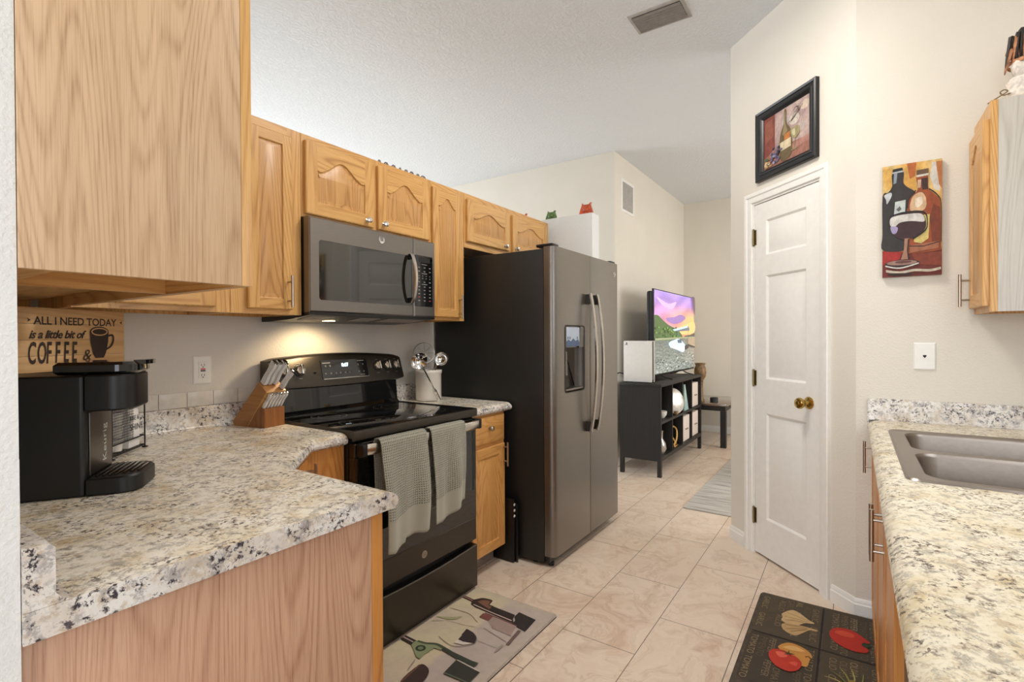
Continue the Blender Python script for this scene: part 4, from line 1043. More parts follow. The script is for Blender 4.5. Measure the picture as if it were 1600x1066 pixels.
for lz_ in (.0148, .0560, .0972):
    for (x, y) in ps[:4]:
        jit = random.uniform(-.001, .001)
        if podbase is None:
            mb = MB(['ceramic_white', 'pod_purple']); mb.lathe([(.017, 0), (.021, .036), (.0245, .038), (.0245, .040), (0, .0405)], seg=16); mb.lathe([(0, .0408), (.021, .0408)], seg=16, mi=1)
            podbase = mb.build('coffee_pod', None); o = podbase
        else: o = podbase.copy(); COL.objects.link(o)
        o.location = TB @ Vector((x+jit, y, lz_-.0)); o.location.z += 0
        tag(o, 'white single coffee pod with a foil top inside the wire basket', 'coffee pod', 'coffee pods in the wire basket')
t2 = thing('coffee_bag', 'white printed bag with dark lettering standing in the wire basket', 'bag', tuple(TB @ Vector((.053, -.001, .0148))), math.radians(46))
mb = MB('paper_white'); mb.loops([[(-.038, -.05, 0), (.03, -.05, 0), (.03, .05, 0), (-.038, .05, 0)], [(-.038, -.052, .08), (.03, -.052, .08), (.03, .052, .08), (-.038, .052, .08)], [(-.034, -.045, .15), (.026, -.045, .15), (.026, .045, .15), (-.034, .045, .15)], [(-.034, -.004, .19), (.026, -.004, .19), (.026, .004, .19), (-.034, .004, .19)]], cap0=True, cap1=True); mb.build('bag_body', t2, world=False)
a_ = Art('print_soft', lambda a, b, d=0: Vector((a, -.0522-d, b)))
a_.poly([(-.037, .128), (.028, .128), (.028, .138), (-.037, .138)], '8E2A34'); a_.build('colour_band', t2, world=False); a_ = Art('print_soft', lambda a, b, d=0: Vector((a, -.0522-d, b))); a_.txt('RISE &', .022, lambda x, y: (-.034+x, .088+y), '3A3536'); a_.txt('SHINE', .03, lambda x, y: (-.034+x, .055+y), '3A3536')
a_.build('bag_print', t2, world=False)

# coffee sign
c, s_ = math.cos(math.radians(30.4)), math.sin(math.radians(30.4))
ox, oy, oz = .415, 1.958, 1.178
t = thing('coffee_sign', 'pine plank sign with dark coffee lettering and a cup, behind the coffee maker', 'sign', (ox, oy, oz), math.radians(30.4))
SWd, SH = .352, .192
mb = MB('pine_sign')
for k in range(4): mb.box(-.03, SWd, 0, .012, SH*k/4+.0004, SH*(k+1)/4-.0004, b=.0008)
mb.build('board', t, world=False)
MB('black_wood').box(-.03, SWd, -.0005, .0125, -.007, -.0002).build('base_strip', t, world=False)
a_ = Art('print_soft', lambda a, b, d=0: Vector((a, -.0002-d, b)))
IK = '33231B'; g = lambda x0, y0: (lambda x, y: (x0+x, y0+y))
a_.txt('ALL I NEED TODAY', .0335, g(.034, .142), IK, spacing=.97, bold=.0006)
for x, sgn in ((.020, 1), (.338, -1)): a_.poly([(x-sgn*.006, .160), (x+sgn*.006, .154), (x-sgn*.006, .148), (x-sgn*.002, .154)], IK)
a_.txt('is a little bit of', .034, g(.018, .101), IK, shear=.35, spacing=.92, bold=.0009)
for k, ch in enumerate('COFFEE'): a_.txt(ch, .056, (lambda kk: (lambda x, y: (.014+kk*.0272+x*.62, .027+y*1.62)))(k), IK, shear=.12, bold=.0009)
a_.txt('&', .05, g(.186, .030), IK, shear=.2)
cq = lambda P: [((x-.279)*.9+.250, (y-.118)*1.4+.122) for x, y in P]
a_.poly(cq([(.240, .118), (.318, .118), (.316, .095), (.306, .068), (.296, .056), (.262, .056), (.252, .068), (.242, .095)]), IK)
for ra, rb, cc_ in ((.035, .017, IK), (.031, .013, 'D9AE74'), (.027, .0095, IK)): a_.ell(.250, .122, ra, rb, cc_)
a_.stroke(smooth(cq([(.314, .108), (.334, .110), (.338, .098), (.328, .084), (.306, .076)]), 5), .006, IK)
a_.build('lettering', t, world=False, angle=1)
t = thing('wire_rack', 'black wire pod rack in the counter corner carrying the coffee sign', 'rack', (.552, 2.046, CT), math.radians(30.4))
mb = MB('black_matte')
for z in (.004, .13, .262): mb.tube([(-.13, -.004, z), (.13, -.004, z), (.13, .07, z), (-.13, .07, z)], .0026, 6, closed=True)
for k in range(9): mb.tube([(-.13+.0325*k, -.004, .262), (-.13+.0325*k, .07, .262)], .0018, 5)
for x in (-.13, .13):
    for y in (-.004, .07): mb.tube([(x, y, .001), (x, y, .262)], .0028, 6)
mb.build('frame', t, world=False)

# knife block with knives
KB = Vector((1.190, 2.100, CT)); ka = math.radians(-80)
t = thing('knife_block', 'slanted acacia wood knife block full of white handled knives', 'knife block', tuple(KB), ka)
hw = .050
mb = MB(['acacia']); mb.prism([(-.103, .020), (-.096, .0005), (-.014, .0005), (.098, .149), (.052, .187)], lambda x, z: (x, -hw, z), lambda x, z: (x, hw, z)); mb.build('back_block', t, world=False)
mb = MB(['acacia_dark']); mb.prism([(-.0125, .0005), (.086, .0005), (.086, .080), (.0485, .0815)], lambda x, z: (x, -hw, z), lambda x, z: (x, hw, z)); mb.build('front_block', t, world=False)
mb = MB('oak_x'); mb.prism([(-.0155, .0006), (-.0135, .0006), (.0984, .148), (.0970, .150)], lambda x, z: (x, -hw-.0006, z), lambda x, z: (x, hw+.0002, z)); mb.build('seam_strip', t, world=False)
TKB = ORIG[t.name]
def make_knife(name, L, wd, th, blade, label, group):
    """origin where the blade enters the block, +z along the handle"""
    o = thing(name, label, 'knife', (0, 0, 0), 0, group)
    mb = MB(['knife_white', 'chrome'])
    P = smooth([(-wd*.45, .004), (-wd*.5, L*.3), (-wd*.42, L*.6), (-wd*.55, L*.95), (-wd*.2, L), (wd*.35, L*.98), (wd*.5, L*.8), (wd*.36, L*.5), (wd*.5, L*.15), (wd*.45, .004)], 4)
    mb.prism(P, lambda x, z: (x, -th, z), lambda x, z: (x, th, z))
    for q in (.2, .5, .78): mb.lathe([(.0028, -th-.0004), (.0028, th+.0004)], (0, 0, L*q), 8, 'y', mi=1)
    mb.build('handle', o, world=False)
    mb = MB('chrome'); mb.box(-wd*.5, wd*.5, -th*1.08, th*1.08, L*.93, L*1.005, b=.001); mb.build('end_cap', o, world=False)
    mb = MB('handle_steel'); mb.prism([(-wd*.35, -.05), (wd*.4, -.05), (wd*.4, .0035), (-wd*.35, .0035)], lambda x, z: (x, -.0009, z), lambda x, z: (x, .0009, z)); mb.build('blade', o, world=False)
    return o
def dup(o, label=None):
    c = o.copy(); COL.objects.link(c)
    for ch in o.children:
        d = ch.copy(); COL.objects.link(d); d.parent = c
        for g_ in ch.children:
            e = g_.copy(); COL.objects.link(e); e.parent = d
    if label: c['label'] = label
    return c
slant = math.radians(37)
def place_knife(o, lx, ly, lz, extra=0):
    Mx = TKB @ Matrix.Translation((lx, ly, lz)) @ Matrix.Rotation(slant+extra, 4, 'Y')
    o.matrix_world = Mx; o.location = Mx.translation; o.rotation_euler = Mx.to_euler()
big = make_knife('kitchen_knife', .118, .026, .0075, .05, 'large white handled kitchen knife, leftmost in the upper slots of the block', 'large knives in the block')
place_knife(big, .060, -.034, .180)
k2 = dup(big, 'large white handled kitchen knife, second from the left in the upper slots'); place_knife(k2, .060, -.010, .180)
k3 = dup(big, 'large kitchen knife standing highest with a dark rimmed end, at the back of the block'); place_knife(k3, .062, .016, .179)
k4 = dup(big, 'large kitchen knife leaning lowest in the upper slots, nearest the oven knobs'); place_knife(k4, .085, .034, .159, .08)
k4.scale = (.85, .85, .85)
sk = make_knife('steak_knife', .078, .0135, .0045, .03, 'slim white handled steak knife, one of six standing in a row in the front block', 'steak knives in the front row of the block')
for i in range(6):
    o = sk if i == 0 else dup(sk)
    place_knife(o, .068, -.041+.0164*i, .0805)

# utensil crock
CX, CY = 2.208, 2.085
t = thing('utensil_crock', 'white ceramic utensil crock on the counter beside the refrigerator', 'crock', (CX, CY, CT))
MB('ceramic_white').lathe([(0, .0005), (.068, .0005), (.074, .004), (.076, .02), (.076, .158), (.079, .162), (.080, .178), (.077, .181), (.071, .180), (.069, .17), (.069, .012), (0, .012)], (CX, CY, CT), 40).build('pot', t, angle=50)
def utensil(name, label, grip, head, r, kind):
    G, H = Vector(grip), Vector(head); d = (H-G).normalized()
    t = thing(name, label, 'utensil', grip, 0, None)
    mat = 'chrome' if kind != 'turner' else 'clear_plastic'
    mb = MB('chrome' if kind != 'turner' else 'gray_metal'); n = 12
    mb.tube([G+(H-G)*(k/n)+Vector((0, 0, .004*math.sin(PI*k/n))) for k in range(n+1)], [.0105 if k < 4 else .0038 for k in range(n+1)], 8, sx=1.3)
    mb.build('handle', t)
    return t, H, d
u1, H, d = utensil('ladle', 'chrome serving spoon leaning on the outside of the crock, its bowl at left', (2.178, 1.975, CT+.012), (2.062, 2.0, 1.125), .05, 'ladle')
T = Matrix.Translation((2.045, 2.005, 1.148)) @ Matrix.Rotation(math.radians(-20), 4, 'Z') @ Matrix.Rotation(math.radians(110), 4, 'X')
mb = MB('chrome'); mb.lathe([(.001, -.030), (.02, -.027), (.038, -.014), (.047, .004), (.049, .008), (.046, .005), (.036, -.011), (.019, -.024), (.001, -.027)], seg=28, T=T); mb.build('bowl', u1, angle=60)
u2, H, d = utensil('ladle', 'chrome ladle with a round bowl standing at the right of the crock', (CX+.02, CY+.02, CT+.03), (CX+.052, CY-.02, 1.12), .04, 'ladle')
T = Matrix.Translation((CX+.063, CY-.045, 1.147)) @ Matrix.Rotation(math.radians(-47), 4, 'Z') @ Matrix.Rotation(math.radians(78), 4, 'X')
mb = MB('chrome'); mb.lathe([(.001, -.026), (.017, -.023), (.032, -.012), (.039, .004), (.041, .006), (.038, .005), (.030, -.010), (.016, -.020), (.001, -.023)], seg=28, T=T); mb.build('bowl', u2, angle=60)
u3, H, d = utensil('skimmer', 'round see-through skimmer disc standing at the back of the crock', (CX-.01, CY+.03, CT+.03), (CX-.018, CY+.02, 1.15), .06, 'turner')
T = Matrix.Translation((CX-.02, CY+.015, 1.185)) @ Matrix.Rotation(math.radians(-47), 4, 'Z') @ Matrix.Rotation(math.radians(82), 4, 'X')
mb = MB(['clear_plastic', 'handle_steel']); mb.lathe([(0, -.002), (.06, -.001), (.06, .001), (0, .002)], seg=36, T=T)
mb.tube([T @ Vector((.061*math.cos(2*PI*k/36), .061*math.sin(2*PI*k/36), 0)) for k in range(36)], .0018, 6, mi=1, closed=True)
for k in range(8): mb.tube([T @ Vector((.008*math.cos(PI*k/4), .008*math.sin(PI*k/4), .0025)), T @ Vector((.059*math.cos(PI*k/4), .059*math.sin(PI*k/4), .0015))], .0008, 5, mi=1)
mb.build('disc', u3)

# wall plates
def plate(name, label, f, a, b, w_, h_, kind):
    t = thing(name, label, 'wall plate' if kind != 'gfci' else 'outlet', tuple(f(a, b-h_/2, 0)))
    o = [(a-w_/2, b-h_/2), (a+w_/2, b-h_/2), (a+w_/2, b+h_/2), (a-w_/2, b+h_/2)]
    mb = MB('white_plastic'); mb.loops([[f(x, z, .0004) for x, z in o], [f(x, z, .003) for x, z in o], [f(x, z, .006) for x, z in off(o, .004)]], cap0=True, cap1=True); mb.build('cover', t)
    if kind == 'gfci':
        mb = MB('white_plastic'); o = [(a-.0165, b-.033), (a+.0165, b-.033), (a+.0165, b+.033), (a-.0165, b+.033)]
        mb.loops([[f(x, z, .0062) for x, z in o], [f(x, z, .0078) for x, z in off(o, .001)]], cap1=True, cap0=True); rc = mb.build('receptacle', t)
        mb = MB(['black_matte', 'label_red'])
        for s in (-1, 1):
            for dx in (-.0055, .0055): mb.prism([(a+dx-.001, b+s*.021-.004), (a+dx+.001, b+s*.021-.004), (a+dx+.001, b+s*.021+.004), (a+dx-.001, b+s*.021+.004)], lambda x, z: f(x, z, .0079), lambda x, z: f(x, z, .0083))
            mb.prism([(a+.0025*math.cos(q), b+s*.021-.009+.0025*math.sin(q)) for q in [2*PI*k/8 for k in range(8)]], lambda x, z: f(x, z, .0079), lambda x, z: f(x, z, .0083))
        mb.build('slots', rc)
        for mt, dz in (('black_matte', -.0035), ('label_red', .0035)):
            MB(mt).prism([(a-.009, b+dz-.0025), (a+.009, b+dz-.0025), (a+.009, b+dz+.0025), (a-.009, b+dz+.0025)], lambda x, z: f(x, z, .0079), lambda x, z: f(x, z, .0092)).build('button', rc)
    if kind == 'jack':
        mb = MB('black_matte'); mb.prism([(a-.006, b-.000), (a, b-.008), (a+.006, b), (a+.006, b+.005), (a-.006, b+.005)], lambda x, z: f(x, z, .0055), lambda x, z: f(x, z, .0066)); mb.build('jack_hole', t)
    return t
plate('power_outlet', 'white outlet with red and black test buttons on the range wall', FR(YW), 1.023, 1.146, .072, .116, 'gfci')
fpw = lambda a, b, d=0: Vector((XW-d, a, b))
plate('phone_plate', 'white wall plate with one small dark jack above the sink splash', fpw, -.252, 1.187, .074, .115, 'jack')
flw = lambda a, b, d=0: Vector((WX+d, a, b))
plate('wall_plate', 'edge of a cream wall plate on the left wall just above the counter splash', flw, .99, 1.055, .074, .117, 'blank')

# ================================================================== PICTURES
# canvas of two bottles and a glass on the painting wall
py0, py1, pz0, pz1 = -.106, -.306, 1.530, 2.013
t = thing('wall_canvas', 'narrow canvas painting of two bottles and a wine glass beside the right cabinet', 'painting', (XW-.012, (py0+py1)/2, pz0))
MB('print_edge' if 'print_edge' in M else 'gold_brown').box(XW-.021, XW-.0005, py1, py0, pz0, pz1, b=.001).build('stretcher', t)
PW, PH = py0-py1, pz1-pz0
a_ = Art('print', lambda a, b, d=0: Vector((XW-.0215-d, py0-a*PW, pz1-b*PH)))
def bg(u, v):
    if v > .76: return mixc('7C2A1C', '5A1E16', (u*3 % 1)*.6)
    c = mixc('D9A24A', 'E6C57E', .5+.5*math.sin(u*9+v*3)); 
    return [x*(1-.15*math.sin(v*9+u*4)) if False else x for x in c]
a_.grid(0, 1, 0, 1, 12, 24, bg)
a_.poly([(.18, .02), (.16, .2), (.08, .22), (.02, .1), (.0, .02)], 'E0B058'); a_.poly([(.42, 0), (.58, .0), (.56, .12), (.47, .14)], 'B4622A')
a_.poly([(.84, .02), (.95, .02), (.97, .28), (.88, .26), (.80, .14)], 'D9D3C8'); a_.poly([(.9, .02), (1, .02), (1, .26), (.95, .22)], 'C07840')
a_.poly([(0, .76), (.34, .78), (.30, .84), (.1, .9), (0, .88)], 'A8241C'); a_.poly([(.5, .8), (1, .8), (1, .92), (.6, .9)], '8A3A1E')
# dark bottle
a_.poly(smooth([(.17, .07), (.36, .065), (.36, .16), (.42, .205), (.56, .26), (.6, .34), (.58, .5), (.55, .74), (.02, .76), (.0, .6), (0, .27), (.1, .235), (.17, .18)], 4, True), '2F2A28')
a_.poly([(.2, .07), (.26, .065), (.24, .16), (.19, .17)], '8E9AA6'); a_.poly([(.18, .035), (.34, .03), (.36, .06), (.17, .065)], '1F1B1A'); a_.poly([(.17, .062), (.36, .055), (.36, .07), (.17, .075)], 'B8C0C4')
a_.poly(smooth([(.03, .26), (.14, .24), (.16, .27), (.08, .34), (.06, .3)], 4, True), 'C8CCD0'); a_.poly([(.22, .33), (.4, .32), (.39, .43), (.2, .44)], 'C9D2CE'); a_.poly([(.24, .4), (.3, .37), (.33, .4), (.28, .42)], '6A6A62')
# brown bottle
a_.poly(smooth([(.58, .12), (.76, .12), (.78, .245), (.9, .31), (.97, .39), (.98, .74), (.94, .79), (.5, .8), (.44, .76), (.42, .42), (.48, .31), (.6, .245)], 4, True), '9C4A1E')
a_.poly(smooth([(.52, .3), (.66, .27), (.74, .33), (.72, .42), (.54, .44), (.47, .4)], 4, True), 'D8B48C'); a_.poly(smooth([(.56, .33), (.66, .31), (.68, .37), (.58, .4)], 4, True), 'EADBC4')
a_.poly([(.6, .16), (.66, .16), (.65, .23), (.60, .23)], 'D9B79A'); a_.poly([(.66, .15), (.76, .15), (.77, .25), (.68, .25)], '3A1E16')
a_.poly([(.58, .075), (.78, .07), (.78, .125), (.58, .13)], '6A5038'); a_.poly([(.58, .118), (.78, .112), (.78, .13), (.58, .136)], 'D8D2C4')
a_.poly([(.5, .47), (.8, .47), (.78, .68), (.66, .72), (.54, .70)], 'DCC878'); a_.poly([(.86, .38), (.96, .42), (.97, .7), (.84, .72), (.8, .5)], '7A3416')
a_.poly([(.46, .73), (.95, .71), (.94, .77), (.48, .795)], 'A86848'); a_.stroke([(.46, .735), (.7, .745), (.96, .715)], .008, '2A1814')
a_.stroke(smooth([(.79, .25), (.92, .31), (.985, .4), (.985, .72)], 5), .012, '2A1814'); a_.stroke(smooth([(.57, .25), (.46, .31), (.43, .4)], 5), .014, '2A1814')
# wine glass
a_.poly(smooth([(.14, .46), (.38, .445), (.66, .455), (.74, .54), (.7, .61), (.52, .665), (.3, .665), (.16, .6), (.12, .52)], 4, True), '3A1C1E')
a_.poly(smooth([(.16, .465), (.4, .45), (.66, .46), (.71, .53), (.5, .515), (.3, .52), (.2, .56), (.13, .53)], 4, True), 'D9D6D0'); a_.poly(smooth([(.14, .55), (.26, .56), (.24, .61), (.17, .61)], 4, True), 'A89CC4')
a_.poly([(.38, .665), (.46, .665), (.43, .76), (.44, .85), (.32, .85), (.37, .76)], 'A87C64'); a_.stroke([(.45, .67), (.43, .77), (.45, .85)], .02, '2A1814')
a_.ell(.34, .885, .3, .032, '2C1A18'); a_.ell(.33, .878, .26, .022, '9C7A6C'); a_.ell(.36, .872, .14, .012, '6A4038')
a_.stroke(smooth([(.05, .90), (.3, .925), (.62, .89)], 5), .012, 'D8D4CC'); a_.stroke(smooth([(.06, .945), (.3, .965), (.55, .95), (.8, .96), (.98, .945)], 5), .022, 'C9BFA8'); a_.stroke(smooth([(.1, .975), (.5, .985)], 5), .02, '2A1814')
a_.stroke(smooth([(.12, .46), (.38, .435), (.7, .45), (.76, .54), (.72, .61), (.52, .675)], 6), .016, '1E1412')
a_.build('painting', t, angle=1)

# framed print above the pantry door
fa0, fa1 = (2.9235-XW)*1.41421-.0, (3.2400-XW)*1.41421
fz0, fz1 = 2.160, 2.553
t = thing('picture_frame', 'black framed still life print hanging above the pantry door', 'picture', tuple(FD((fa0+fa1)/2, fz0, .01)))
o = [(fa0, fz0), (fa1, fz0), (fa1, fz1), (fa0, fz1)]
mb = MB(['frame_black'])
mb.loops([[FD(a, b, d) for a, b in off(o, i)] for i, d in ((0, .0005), (0, .022), (.006, .027), (.014, .024), (.018, .018), (.030, .016), (.034, .020), (.040, .021), (.050, .014), (.054, .009), (.054, .004))], cap0=True)
mb.build('frame', t, angle=25)
ip = off(o, .052); x0, z0, x1, z1 = ip[0][0], ip[0][1], ip[2][0], ip[2][1]
# u runs from the viewer's left (far end) to the right (near end)
a_ = Art('print', lambda a, b, d=0: FD(x1+(x0-x1)*a, z1+(z0-z1)*b, .0055+d))
a_.grid(0, 1, 0, 1, 8, 8, lambda u, v: mixc('C9B0A6', 'B09490', .5+.5*math.sin(u*7+v*9)))
a_.poly([(0, 0), (.26, 0), (.26, .66), (0, .8)], '8A4436'); a_.poly([(.02, .1), (.2, .06), (.22, .4), (.04, .5)], '9C5A44')
a_.poly([(.0, .78), (.3, .68), (1, .72), (1, 1), (0, 1)], 'A4705E'); a_.poly([(.6, .74), (1, .7), (1, .8), (.66, .84)], 'B88474')
a_.ell(.68, .3, .11, .10, 'D8CCBC'); a_.ell(.82, .5, .1, .08, 'C8B8B0'); a_.ell(.5, .25, .08, .1, 'C4B4B4'); a_.ell(.9, .15, .09, .08, 'D4C0AC')
for k in range(3): a_.stroke(smooth([(.62, .33), (.68+.05*k, .2), (.78, .14+.03*k), (.72, .1), (.66, .16)], 5), .008, '5A4A3C')
a_.stroke(smooth([(.56, .32), (.7, .26), (.86, .12)], 5), .01, '5A4A3C')
a_.poly(smooth([(.47, .06), (.52, .06), (.53, .3), (.62, .48), (.63, .9), (.40, .95), (.38, .5), (.46, .3)], 4, True), '6E5C3C'); a_.poly(smooth([(.48, .1), (.5, .1), (.5, .3), (.54, .45), (.44, .5), (.47, .32)], 3, True), '9C8A60')
a_.poly([(.47, .5), (.6, .48), (.6, .6), (.48, .62)], 'C47A3A'); a_.poly([(.38, .62), (.62, .6), (.62, .76), (.4, .78)], 'E0D0AC')
a_.poly(smooth([(.62, .46), (.78, .46), (.8, .58), (.72, .66), (.64, .6)], 4, True), 'A89A70'); a_.poly(smooth([(.64, .5), (.7, .49), (.7, .6), (.66, .58)], 3, True), 'D8D0A8'); a_.stroke([(.71, .65), (.70, .84)], .012, '8A7A5C'); a_.ell(.70, .85, .07, .015, 'A08A68')
rr_ = random.Random(4)
for k in range(26): a_.ell(.2+.17*rr_.random()+.08*(k % 2), .74+.2*rr_.random()-.1*(k % 3 == 0), .026, .026, rr_.choice(['3A3450', '4E4668', '6A6488', '2A2438', 'A8A4C0']), 10)
for k in range(8): a_.ell(.04+.16*rr_.random(), .88+.08*rr_.random(), .03, .025, rr_.choice(['D8C090', 'E8DCC0', 'B89860']), 8)
a_.ell(.1, .82, .05, .03, '5A6A4A', 10)
a_.build('print', t, angle=1)

# ================================================================== FLOOR MATS AND RUG
def slab_mat(name, label, x0, x1, y0, y1, h, r, mat, cat='mat', edge=None):
    t = thing(name, label, cat, ((x0+x1)/2, (y0+y1)/2, 0)); P = rrect(x0, x1, y0, y1, r, 5)
    mb = MB([mat, edge or mat]); mb.loops([[(x, y, .0008) for x, y in P], [(x, y, h*.6) for x, y in P]], mi=1, cap0=True); mb.loops([[(x, y, h*.6) for x, y in P], [(x, y, h) for x, y in off(P, .006)]], mi=0, cap1=True)
    mb.build('pad', t, dbl=.0001); return t
printed('mat_base', var=.1, sc=8, rough=.75)
mx0, mx1, my0, my1 = 1.245, 2.02, 1.118, 1.578; h = .011
t = thing('kitchen_mat', 'pale kitchen mat printed with wine bottles and glasses in front of the range', 'mat', ((mx0+mx1)/2, (my0+my1)/2, 0))
plain('mat_taupe', 'A3968C', .8, var=.06)
P = rrect(mx0, mx1, my0, my1, .012, 4)
mb = MB(['mat_taupe', 'charcoal']); mb.loops([[(x, y, .0008) for x, y in P], [(x, y, h*.55) for x, y in P]], mi=1, cap0=True); mb.loops([[(x, y, h*.55) for x, y in P], [(x, y, h) for x, y in off(P, .004)]], cap1=True); mb.build('pad', t, dbl=.0001)
a_ = Art('mat_print', lambda a, b, d=0: Vector((a, b, h+.0002+d)))
def mg(u, v):
    e = min(u, 1-u, v*.62)*9
    c = mixc('B9AC9E', 'CFC0A2' if v > .5 else 'B8AAA2', max(0, min(1, e)))
    k = .5+.5*math.sin(u*11+v*5); c2 = mixc('C6B4A8', 'D4C9A4', k)
    w_ = max(0, min(1, (v-.35)*1.6)); return [p*(1-w_*.6)+q*w_*.6 for p, q in zip(c, c2)]
a_.grid(mx0+.006, mx1-.006, my0+.006, my1-.006, 30, 18, mg)
# dark wine bottle lying across
a_.poly([(1.895, 1.577), (1.918, 1.577), (1.912, 1.512), (1.888, 1.508)], '3A2420'); a_.poly([(1.905, 1.577), (1.911, 1.577), (1.905, 1.512), (1.899, 1.512)], 'A8786A')
a_.poly(smooth([(1.912, 1.515), (1.946, 1.49), (1.956, 1.45), (1.951, 1.432)], 4)+[(1.915, 1.425), (1.915, 1.40), (1.88, 1.395), (1.872, 1.262), (1.845, 1.240), (1.852, 1.36), (1.858, 1.47), (1.868, 1.50), (1.888, 1.512)], '35241F')
a_.poly(smooth([(1.905, 1.49), (1.935, 1.475), (1.943, 1.44)], 3)+[(1.908, 1.428), (1.905, 1.405), (1.882, 1.402)], '7A5440')
a_.poly([(1.872, 1.395), (1.912, 1.40), (1.908, 1.275), (1.868, 1.262)], '2C211F')
a_.poly([(1.893, 1.27), (1.937, 1.272), (1.925, 1.175), (1.820, 1.166), (1.835, 1.245), (1.87, 1.25)], '2A2422')
a_.stroke([(1.875, 1.49), (1.868, 1.42), (1.864, 1.36), (1.860, 1.262)], .006, 'C8AFA4')
# pale pink bottle
a_.stroke(smooth([(1.79, 1.565), (1.80, 1.46), (1.775, 1.40), (1.765, 1.38)], 5), .003, '8A7C60'); a_.poly([(1.802, 1.40), (1.838, 1.405), (1.845, 1.35), (1.80, 1.345)], '7A4A42')
a_.poly([(1.80, 1.345), (1.845, 1.35), (1.838, 1.22), (1.76, 1.20), (1.765, 1.30)], 'A08A82'); a_.stroke([(1.845, 1.40), (1.838, 1.22)], .006, '6A3A34'); a_.stroke([(1.815, 1.19), (1.70, 1.176)], .016, '6E5A54')
a_.poly(smooth([(1.70, 1.565), (1.735, 1.50), (1.765, 1.47), (1.74, 1.47), (1.71, 1.50)], 3, True), 'A8A47C')
a_.stroke(smooth([(1.66, 1.56), (1.70, 1.50), (1.715, 1.42), (1.73, 1.37)], 5), .0022, '9C9080'); a_.stroke([(1.745, 1.33), (1.715, 1.19)], .003, '8A7E76')
# wine glass
a_.stroke(smooth([(1.59, 1.45), (1.575, 1.40), (1.572, 1.36), (1.59, 1.325), (1.63, 1.295), (1.668, 1.31), (1.69, 1.345), (1.697, 1.385)], 5), .0025, '6A6058')
a_.poly([(1.697, 1.387), (1.652, 1.378), (1.650, 1.374), (1.618, 1.368)]+smooth([(1.617, 1.34), (1.63, 1.298), (1.668, 1.312), (1.690, 1.345)], 4), '33292A')
a_.poly([(1.59, 1.368), (1.617, 1.368), (1.617, 1.34), (1.63, 1.298), (1.6, 1.325)], 'D6CCC0'); a_.stroke([(1.655, 1.303), (1.66, 1.20)], .0022, '9A8E84'); a_.ell(1.661, 1.19, .03, .006, '9A8E84')
# green bottle
a_.poly([(1.487, 1.571), (1.517, 1.571), (1.515, 1.505), (1.482, 1.50)], '2E2422'); a_.poly([(1.5, 1.571), (1.506, 1.571), (1.503, 1.51), (1.497, 1.51)], 'B89C90')
a_.poly(smooth([(1.482, 1.503), (1.515, 1.505), (1.520, 1.46), (1.541, 1.425), (1.538, 1.378)], 4)+[(1.522, 1.38), (1.518, 1.41), (1.46, 1.415), (1.435, 1.41), (1.436, 1.43), (1.462, 1.47)], '8C9470')
a_.ell(1.486, 1.455, .020, .022, '2C3826', 16); a_.ell(1.486, 1.455, .011, .012, '74805C', 12); a_.stroke(smooth([(1.515, 1.50), (1.522, 1.46), (1.541, 1.42), (1.538, 1.37), (1.526, 1.28), (1.533, 1.20)], 5), .010, '4C5440', .018)
a_.poly([(1.526, 1.378), (1.541, 1.378), (1.537, 1.205), (1.512, 1.20), (1.514, 1.285)], '353A30')
a_.poly([(1.424, 1.275), (1.507, 1.285), (1.502, 1.165), (1.430, 1.160)], '33332E'); a_.poly([(1.512, 1.28), (1.507, 1.285), (1.500, 1.165), (1.506, 1.165)], 'C4BCAE'); a_.stroke([(1.424, 1.275), (1.430, 1.16)], .006, '5C6450')
# second glass
a_.poly(smooth([(1.405, 1.384), (1.413, 1.35), (1.39, 1.32), (1.34, 1.305), (1.30, 1.33), (1.30, 1.375)], 4, True), '3C2A26'); a_.poly([(1.30, 1.375), (1.405, 1.386), (1.403, 1.378), (1.30, 1.367)], '6A4A3A')
a_.stroke([(1.42, 1.42), (1.36, 1.40)], .004, '9A8E84')
a_.build('bottle_print', t, angle=1)

# dark mat with vegetables in front of the sink
nx0, nx1, ny0, ny1, nh = 1.95, 2.755, -.100, .378, .015
t = slab_mat('kitchen_mat', 'dark brown mat printed with garlic, peppers and words in front of the sink', nx0, nx1, ny0, ny1, nh, .02, 'dark_mat')
a_ = Art('mat_print', lambda a, b, d=0: Vector((a, b, nh+.0001+d)))
# tinted squares
for q, cc_ in (((2.375, 2.74, .118, .362), '4A4030'), ((2.02, 2.362, .118, .362), '3E352A'), ((2.362, 2.74, -.09, .105), '42382C'), ((1.97, 2.35, -.09, .105), '4A3F30')):
    a_.poly([(q[0], q[2]), (q[1], q[2]), (q[1], q[3]), (q[0], q[3])], cc_)
wd_c = ['6E5E46', '7C6A50', '5E503C', '8A7858']
rw = random.Random(2)
def words(x0, x1, y0, y1, ws, size):
    y = y0
    k = 0
    while y < y1-size*.8:
        w_ = ws[k % len(ws)]; k += 1; x = x1-.006-.03*rw.random()
        while x > x0+size*len(w_)*.62:
            a_.txt(w_, size*1.2, (lambda X, Y: (lambda p, q: (X-p, Y-q)))(x, y+size), wd_c[k % 4]); a_.d -= .0002
            x -= size*(len(w_)*.86+.5)
        y += size*1.12
words(2.38, 2.74, .122, .36, ['GARLIC', 'AGLIO', 'AIL'], .030); words(2.02, 2.36, .122, .36, ['TOMATO', 'PEPPER', 'PIMENTO'], .030)
words(2.37, 2.74, -.088, .10, ['PIMENTO', 'TOMATO', 'PEPPER'], .030); words(1.98, 2.35, -.088, .10, ['OLIVES', 'OLIO', 'OLIVA'], .030)
a_.d += .0002
